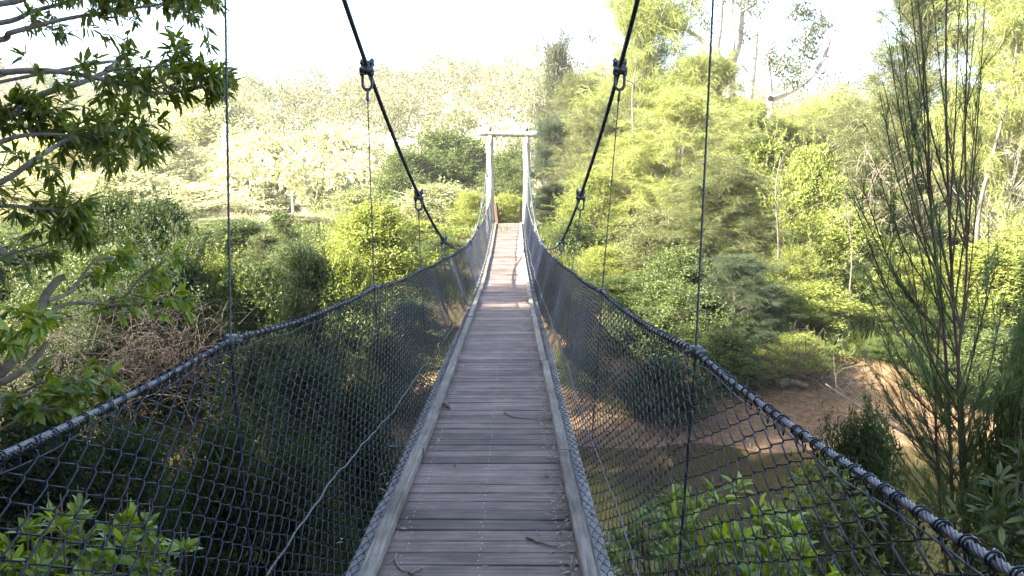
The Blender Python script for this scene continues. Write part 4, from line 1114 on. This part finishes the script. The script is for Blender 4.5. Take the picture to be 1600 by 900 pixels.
def leafy_branch(w, l, pts, r0, r1, g, ntw, twL, leafL, leafW, start=.2, flat=.6, whorl=6, sub=1):
    C = limb(w, pts, r0, r1, 8, 30)
    for i in range(ntw):
        u = start + (1 - start) * g.random() ** .8; k = min(28, int(u * 29))
        t = nrm(C[k + 1] - C[k])
        side = g.normal(0, 1, 3) * np.array([1, 1, flat]); side = nrm(side - (side @ t) * t)
        d = nrm(t * g.uniform(.3, 1.0) + side * g.uniform(.5, 1.1))
        L = twL * g.uniform(.5, 1.3)
        leafy_twig(w, l, C[k], d, L, leafL, leafW, g, whorl=whorl, r=max(.003, r1 * .5))
        for s in range(sub):
            p2 = C[k] + d * L * g.uniform(.3, .7)
            d2 = nrm(d + g.normal(0, .7, 3))
            leafy_twig(w, l, p2, d2, L * .6, leafL, leafW, g, whorl=whorl, r=.003)
    leafy_twig(w, l, C[-1], C[-1] - C[-2], twL * .6, leafL, leafW, g, whorl=whorl + 3)


g = np.random.default_rng(21)
trunk_base = np.array([-6.3, 4.6, float(ground(-6.3, 4.6))])
ot = thing('overhanging_tree', trunk_base, 'dark glossy leaved tree reaching its branches into the upper left corner', 'tree')
w, l = MB(), MB()
TC = limb(w, [trunk_base - [0, 0, .4], [-6.1, 4.5, 2.5], [-5.7, 4.6, 5.0], [-5.4, 4.6, 8.0], [-5.2, 4.7, 11]], .22, .07, 12, 40)
def from_trunk(z): return TC[np.argmin(np.abs(TC[:, 2] - z))]
br = [
  # points in the photograph with their distance, thickness, number of twigs
  (5.0, [(-80, 220, 5.0), (0, 190, 5.0), (60, 150, 5.0), (130, 128, 5.0), (175, 108, 5.1), (200, 100, 5.1)], .030, .010, 3, .2),
  (5.2, [(-60, 130, 4.6), (0, 114, 4.6), (80, 111, 4.6), (165, 125, 4.6), (240, 145, 4.6), (300, 138, 4.7), (335, 125, 4.7)], .026, .005, 30, .17),
  (5.2, [(100, 108, 4.6), (165, 110, 4.6), (230, 105, 4.6), (280, 100, 4.7)], .012, .004, 18, .15),
  (5.6, [(-60, 70, 5.2), (20, 50, 5.2), (100, 30, 5.3), (200, 14, 5.4), (300, 0, 5.5)], .026, .006, 24, .22),
  (6.0, [(-60, 40, 5.6), (60, 15, 5.7), (160, -10, 5.8), (260, -20, 5.9)], .026, .006, 26, .25),
  (5.9, [(-40, 10, 4.9), (60, -20, 4.9), (190, -30, 5.0), (320, -25, 5.1)], .026, .006, 30, .24),
  (4.6, [(-80, 300, 4.4), (0, 285, 4.4), (60, 245, 4.4), (110, 218, 4.5), (170, 205, 4.5), (215, 215, 4.5)], .024, .005, 26, .15),
  (4.5, [(-60, 240, 4.8), (20, 215, 4.8), (70, 210, 4.8), (130, 215, 4.8), (170, 225, 4.8)], .02, .005, 24, .15),
  (4.4, [(-80, 190, 4.9), (0, 180, 4.9), (40, 178, 4.9), (80, 175, 5.0)], .018, .005, 22, .14),
  (4.0, [(-80, 335, 4.7), (0, 322, 4.7), (50, 325, 4.7), (100, 330, 4.7), (120, 340, 4.7)], .02, .005, 30, .13),
  (3.9, [(-60, 410, 4.9), (0, 398, 4.9), (60, 385, 4.9), (110, 360, 4.9)], .014, .004, 7, .12),
]
for z, pts, r0, r1, ntw, twl in br:
    P = [from_trunk(z)] + [at(*p) for p in pts]
    leafy_branch(w, l, P, r0, r1, g, int(ntw * 1.15), twl * 1.1, .098, .025, start=.40, flat=.45)
# crown above and to the left of the picture
for i in range(16):
    p = from_trunk(g.uniform(5.5, 11)); a = g.uniform(1.5, 5.2)
    q = p + np.array([math.cos(a) * g.uniform(1, 2.6), math.sin(a) * g.uniform(1, 2.6), g.uniform(.2, 1.6)])
    leafy_branch(w, l, [p, (p + q) / 2 + [0, 0, .2], q], .03, .008, g, 22, .45, .15, .045, start=.35)
w.build('trunk', M['bark_grey'], ot); l.build('foliage', M['near_leaf'], ot)

# broken leaning branch and leafy shoots at the left edge, below the overhanging tree
g = np.random.default_rng(5)
b0 = np.array([-4.6, 4.4, float(ground(-4.6, 4.4))])
lt = thing('leaning_branch', b0, 'mottled grey broken limb leaning in from the left edge with leafy shoots', 'branch')
w, l = MB(), MB()
limb(w, [b0 - [0, 0, .3], at(-60, 640, 4.6), at(0, 585, 4.6), at(45, 530, 4.6), at(68, 470, 4.6), at(88, 440, 4.6), at(100, 432, 4.6)], .036, .018, 10, 40)
limb(w, [at(45, 520, 4.6), at(70, 500, 4.7), at(100, 476, 4.8), at(150, 474, 4.9), at(185, 478, 5.0)], .018, .006, 6)
limb(w, [at(75, 470, 4.6), at(110, 455, 4.7), at(145, 410, 4.9), at(165, 400, 5)], .014, .005, 6)
limb(w, [at(-20, 605, 3.9), at(10, 594, 3.9), at(40, 575, 3.9), at(65, 548, 3.9), at(72, 535, 3.9)], .02, .012, 7)
for pts, ntw in (([(145, 450, 4.8), (170, 430, 4.8), (190, 420, 4.8)], 10), ([(185, 478, 5), (215, 440, 5), (240, 420, 5.), (262, 405, 5)], 9), ([(185, 478, 5), (225, 475, 5), (255, 468, 5), (275, 470, 5)], 7),
                 ([(40, 560, 3.9), (50, 530, 3.9), (60, 515, 3.9)], 8), ([(-30, 560, 4.2), (0, 545, 4.2), (25, 530, 4.2)], 12), ([(160, 500, 5), (172, 490, 5), (175, 480, 5)], 4)):
    leafy_branch(w, l, [at(*p) for p in pts], .007, .003, g, ntw, .12, .10, .03, start=.1, sub=0)
w2, l2 = MB(), MB()
for pts, ntw in (([(-40, 650, 3.4), (20, 625, 3.4), (70, 612, 3.4), (105, 615, 3.4)], 10), ([(-30, 690, 3.3), (20, 660, 3.3), (60, 640, 3.3), (85, 640, 3.3)], 8), ([(0, 640, 3.6), (60, 600, 3.6), (125, 590, 3.6), (150, 600, 3.6)], 9)):
    leafy_branch(w2, l2, [at(*p) for p in pts], .007, .003, g, ntw, .12, .08, .033, start=.15, sub=0, whorl=5)
w2.build('shoot', M['bark'], lt); l2.build('glossy_foliage', M['near_leaf'], lt)
w.build('limb', M['stem'], lt); l.build('foliage', M['sun_tinted_leaf'], lt)

# small near shrubs
def rosette_bush(name, px, ptop, D, wpx, label, seed, leafL, leafW, mat, nst, flat=1.0, whorl=9, dz=.9):
    g = np.random.default_rng(seed)
    c = at(px, ptop, D); gz = float(ground(c[0], c[1])); rad = wpx * D / F / 2
    t = thing(name, (c[0], c[1], max(gz, -.3)), label, 'shrub')
    w, l = MB(), MB()
    base = np.array([c[0], c[1], max(gz, -.3) - .2])
    for i in range(nst):
        a = g.uniform(0, 6.28); rr = rad * math.sqrt(g.random())
        q = np.array([c[0] + math.cos(a) * rr, c[1] + math.sin(a) * rr * 1.0, c[2] - g.random() ** 1.5 * dz - .35 * (rr / rad) ** 2 * dz])
        m = base * .45 + q * .55 + np.array([math.cos(a), math.sin(a), 0]) * rr * .25
        C = limb(w, [base, m, q], .008, .003, 5, 12)
        leafy_twig(w, l, C[-2], C[-1] - C[-2] + np.array([0, 0, .05]), .1, leafL, leafW, g, whorl=whorl, along=False)
        for s in range(3):
            k = g.integers(6, 11); d = nrm(g.normal(0, 1, 3) * [1, 1, .3] + [0, 0, .6])
            leafy_twig(w, l, C[k], d, g.uniform(.1, .22), leafL, leafW, g, whorl=whorl - 2, along=False)
    w.build('stem', M['bark'], t); l.build('foliage', M[mat], t)
    return t


rosette_bush('leafy_shrub', 1125, 715, 4.4, 285, 'light green leafy shrub pushing up just outside the right fence', 3, .125, .038, 'sun_tinted_leaf', 120, dz=1.0)
rosette_bush('leafy_shrub', 110, 765, 4.3, 340, 'bright leafy shrub low outside the left fence in the corner', 4, .115, .038, 'sun_tinted_leaf', 110, dz=.8)
rosette_bush('leafy_shrub', 1600, 660, 5.6, 110, 'broad leaved shrub with long drooping leaves at the lower right edge', 6, .2, .048, 'bush_mid', 40, whorl=7, dz=1.6)
rosette_bush('leafy_shrub', 1300, 690, 7.4, 150, 'dark green leafy shrub over the water just beyond the right top rope', 7, .12, .04, 'near_leaf', 60, dz=1.2)

# dark upright sapling with fan of needle stems on the right
g = np.random.default_rng(31)
Dp = 7.4
c = at(1505, 850, Dp); gz = float(ground(c[0], c[1]))
st = thing('upright_sapling', (c[0], c[1], max(gz, -.4)), 'dark upright casuarina sapling with fanning needle stems before the right bank', 'sapling')
w, l = MB(), MB()
def needles(C, n, L, W):
    k = g.integers(1, len(C) - 1, n); u = g.random((n, 1))
    P = C[k] * (1 - u) + C[np.minimum(k + 1, len(C) - 1)] * u
    t = nrm(C[np.minimum(k + 1, len(C) - 1)] - C[k - 1])
    s = nrm(np.cross(t, g.normal(0, 1, (n, 3))))
    d = nrm(t + s * g.uniform(.18, .5, (n, 1)) + np.array([0, 0, .12]))
    blades(l, P, d, L * g.uniform(.5, 1.25, n), W, rs=g, fold=.1)
mains = [
 ([(1520, 1000, 7.4), (1510, 800, 7.4), (1503, 640, 7.4), (1490, 480, 7.4), (1480, 250, 7.4), (1478, 60, 7.4), (1482, -80, 7.4)], .022, .006),
 ([(1500, 1000, 7.6), (1488, 780, 7.6), (1478, 560, 7.6), (1455, 330, 7.6), (1448, 150, 7.6), (1432, -20, 7.6), (1425, -80, 7.6)], .02, .005),
 ([(1515, 1000, 7.2), (1500, 700, 7.2), (1498, 560, 7.1), (1510, 420, 7.1), (1508, 200, 7.1), (1512, 40, 7.1), (1508, -60, 7.1)], .015, .004),
 ([(1495, 1000, 7.3), (1470, 800, 7.3), (1462, 620, 7.3), (1470, 480, 7.3), (1468, 330, 7.3)], .016, .005)]
mc = []
for pts, r0, r1 in mains:
    C = limb(w, [at(*p) for p in pts], r0, r1, 8, 60); mc.append(C); needles(C[20:], 160, .2, .0045)
px_of = lambda C, py: C[np.argmin(np.abs((450 - ((C - EYE) @ UP) / ((C - EYE) @ FWD) * F) - py))]
fans = []
for (sy, ex, ey) in [(560, 1325, 280), (590, 1335, 320), (620, 1345, 370), (540, 1350, 300), (500, 1365, 250), (470, 1385, 200), (430, 1375, 150), (400, 1392, 90), (360, 1385, 40), (330, 1405, 10), (300, 1420, -30),
                     (640, 1350, 420), (660, 1360, 470), (690, 1375, 520), (700, 1400, 430), (600, 1395, 330), (560, 1410, 250), (520, 1425, 180), (460, 1430, 90), (430, 1440, 20), (380, 1455, -20), (350, 1500, -30),
                     (620, 1545, 330), (640, 1560, 400), (560, 1530, 250), (480, 1530, 120), (420, 1525, 20), (380, 1540, -10), (700, 1570, 460), (720, 1580, 520), (500, 1400, 60), (520, 1380, 130), (650, 1420, 380), (680, 1440, 400), (540, 1370, 360),
                     (760, 1400, 590), (780, 1385, 620), (800, 1420, 560), (820, 1370, 640), (760, 1560, 600), (800, 1580, 640), (780, 1440, 560), (740, 1350, 560)]:
    p = px_of(mc[g.integers(0, 3)], sy); q = at(ex, ey, Dp + g.normal(0, .5))
    m = p * .5 + q * .5 + np.array([0, 0, -.05]) + np.array([(p - q)[0] * -.08, 0, 0])
    C = limb(w, [p, m, q], .009, .003, 5, 26)
    needles(C, 85, .2, .0045)
    for s in range(4):
        k = g.integers(4, 22); t = nrm(C[k + 1] - C[k])
        e = C[k] + nrm(t + g.normal(0, .28, 3) + [0, 0, .15]) * g.uniform(.25, .6)
        C2 = curve([C[k], (C[k] + e) / 2 + g.normal(0, .02, 3), e], 8); tube(w, C2, np.linspace(.0045, .0018, 8), 3)
        needles(C2, 34, .17, .0042)
# brushy lower skirt
for s in range(90):
    p = px_of(mc[g.integers(0, 4)], g.uniform(640, 860)); a = g.uniform(0, 6.28)
    e = p + np.array([math.cos(a), math.sin(a) * .8, g.uniform(.5, 1.6)]) * g.uniform(.3, .8)
    C2 = curve([p, (p + e) / 2 + [0, 0, -.05], e], 9); tube(w, C2, np.linspace(.004, .0015, 9), 3)
    needles(C2, 70, .2, .004)
w.build('trunk', M['bark_red'], st); l.build('foliage', M['sapling_needle'], st, smooth=False)

# ------------------------------------------------------------------ hazy air
HZ = 0.00045
if HZ:
    mb = MB(); box(mb, (0, 215, 30), (395, 290, 36))
    m, nt, out = new_mat('hazy_air')
    v = nt.nodes.new('ShaderNodeVolumePrincipled'); v.inputs['Density'].default_value = HZ; v.inputs['Color'].default_value = (1, .98, .94, 1)
    nt.links.new(v.outputs[0], out.inputs['Volume'])
    tag(mb.build('haze', m, smooth=False), 'thin bright haze fading the far hill', 'haze', kind='stuff')

# ------------------------------------------------------------------ light, sky, camera
SUN_EL, SUN_AZ = 36.0, None
to_sun = nrm([-.85, -.28, 0]) * math.cos(R(SUN_EL)) + ZUP * math.sin(R(SUN_EL))
sun = bpy.data.lights.new('sun', 'SUN'); sun.energy = 5.0; sun.angle = R(.53); sun.color = (1, .93, .80)
so = bpy.data.objects.new('sun', sun); col.objects.link(so)
from mathutils import Vector
so.rotation_euler = Vector((-to_sun).tolist()).to_track_quat('-Z', 'Y').to_euler()
so.location = (-30, -25, 40)

world = bpy.data.worlds.new('World'); scene.world = world; world.use_nodes = True
nt = world.node_tree; nt.nodes.clear()
sky = nt.nodes.new('ShaderNodeTexSky'); sky.sky_type = 'NISHITA'; sky.sun_disc = False
sky.sun_elevation = R(SUN_EL); sky.sun_rotation = math.atan2(to_sun[0], to_sun[1])
sky.air_density = 1.0; sky.dust_density = 2.0; sky.ozone_density = 1.0
bg = nt.nodes.new('ShaderNodeBackground'); bg.inputs['Strength'].default_value = .085
wo = nt.nodes.new('ShaderNodeOutputWorld')
nt.links.new(sky.outputs[0], bg.inputs[0]); nt.links.new(bg.outputs[0], wo.inputs[0])

cam = bpy.data.cameras.new('camera'); co = bpy.data.objects.new('camera', cam); col.objects.link(co)
co.location = EYE.tolist(); co.rotation_euler = (math.pi / 2 - PITCH, 0, 0)
cam.sensor_width = 36; cam.lens = 36 * F / 1600; cam.clip_start = .05; cam.clip_end = 2000
scene.camera = co

for o in list(bpy.data.objects):
    if '_w' in o: del o['_w']
vs = scene.view_settings
vs.view_transform = 'Standard'; vs.look = 'None'; vs.exposure = 3.4; vs.gamma = 1; vs.use_curve_mapping = False
scene.display_settings.display_device = 'sRGB'
cy = scene.cycles
cy.use_denoising = True
try: cy.denoiser = 'OPENIMAGEDENOISE'
except Exception: pass
cy.max_bounces = 8; cy.diffuse_bounces = 4; cy.transmission_bounces = 4; cy.transparent_max_bounces = 4
cy.sample_clamp_indirect = 8
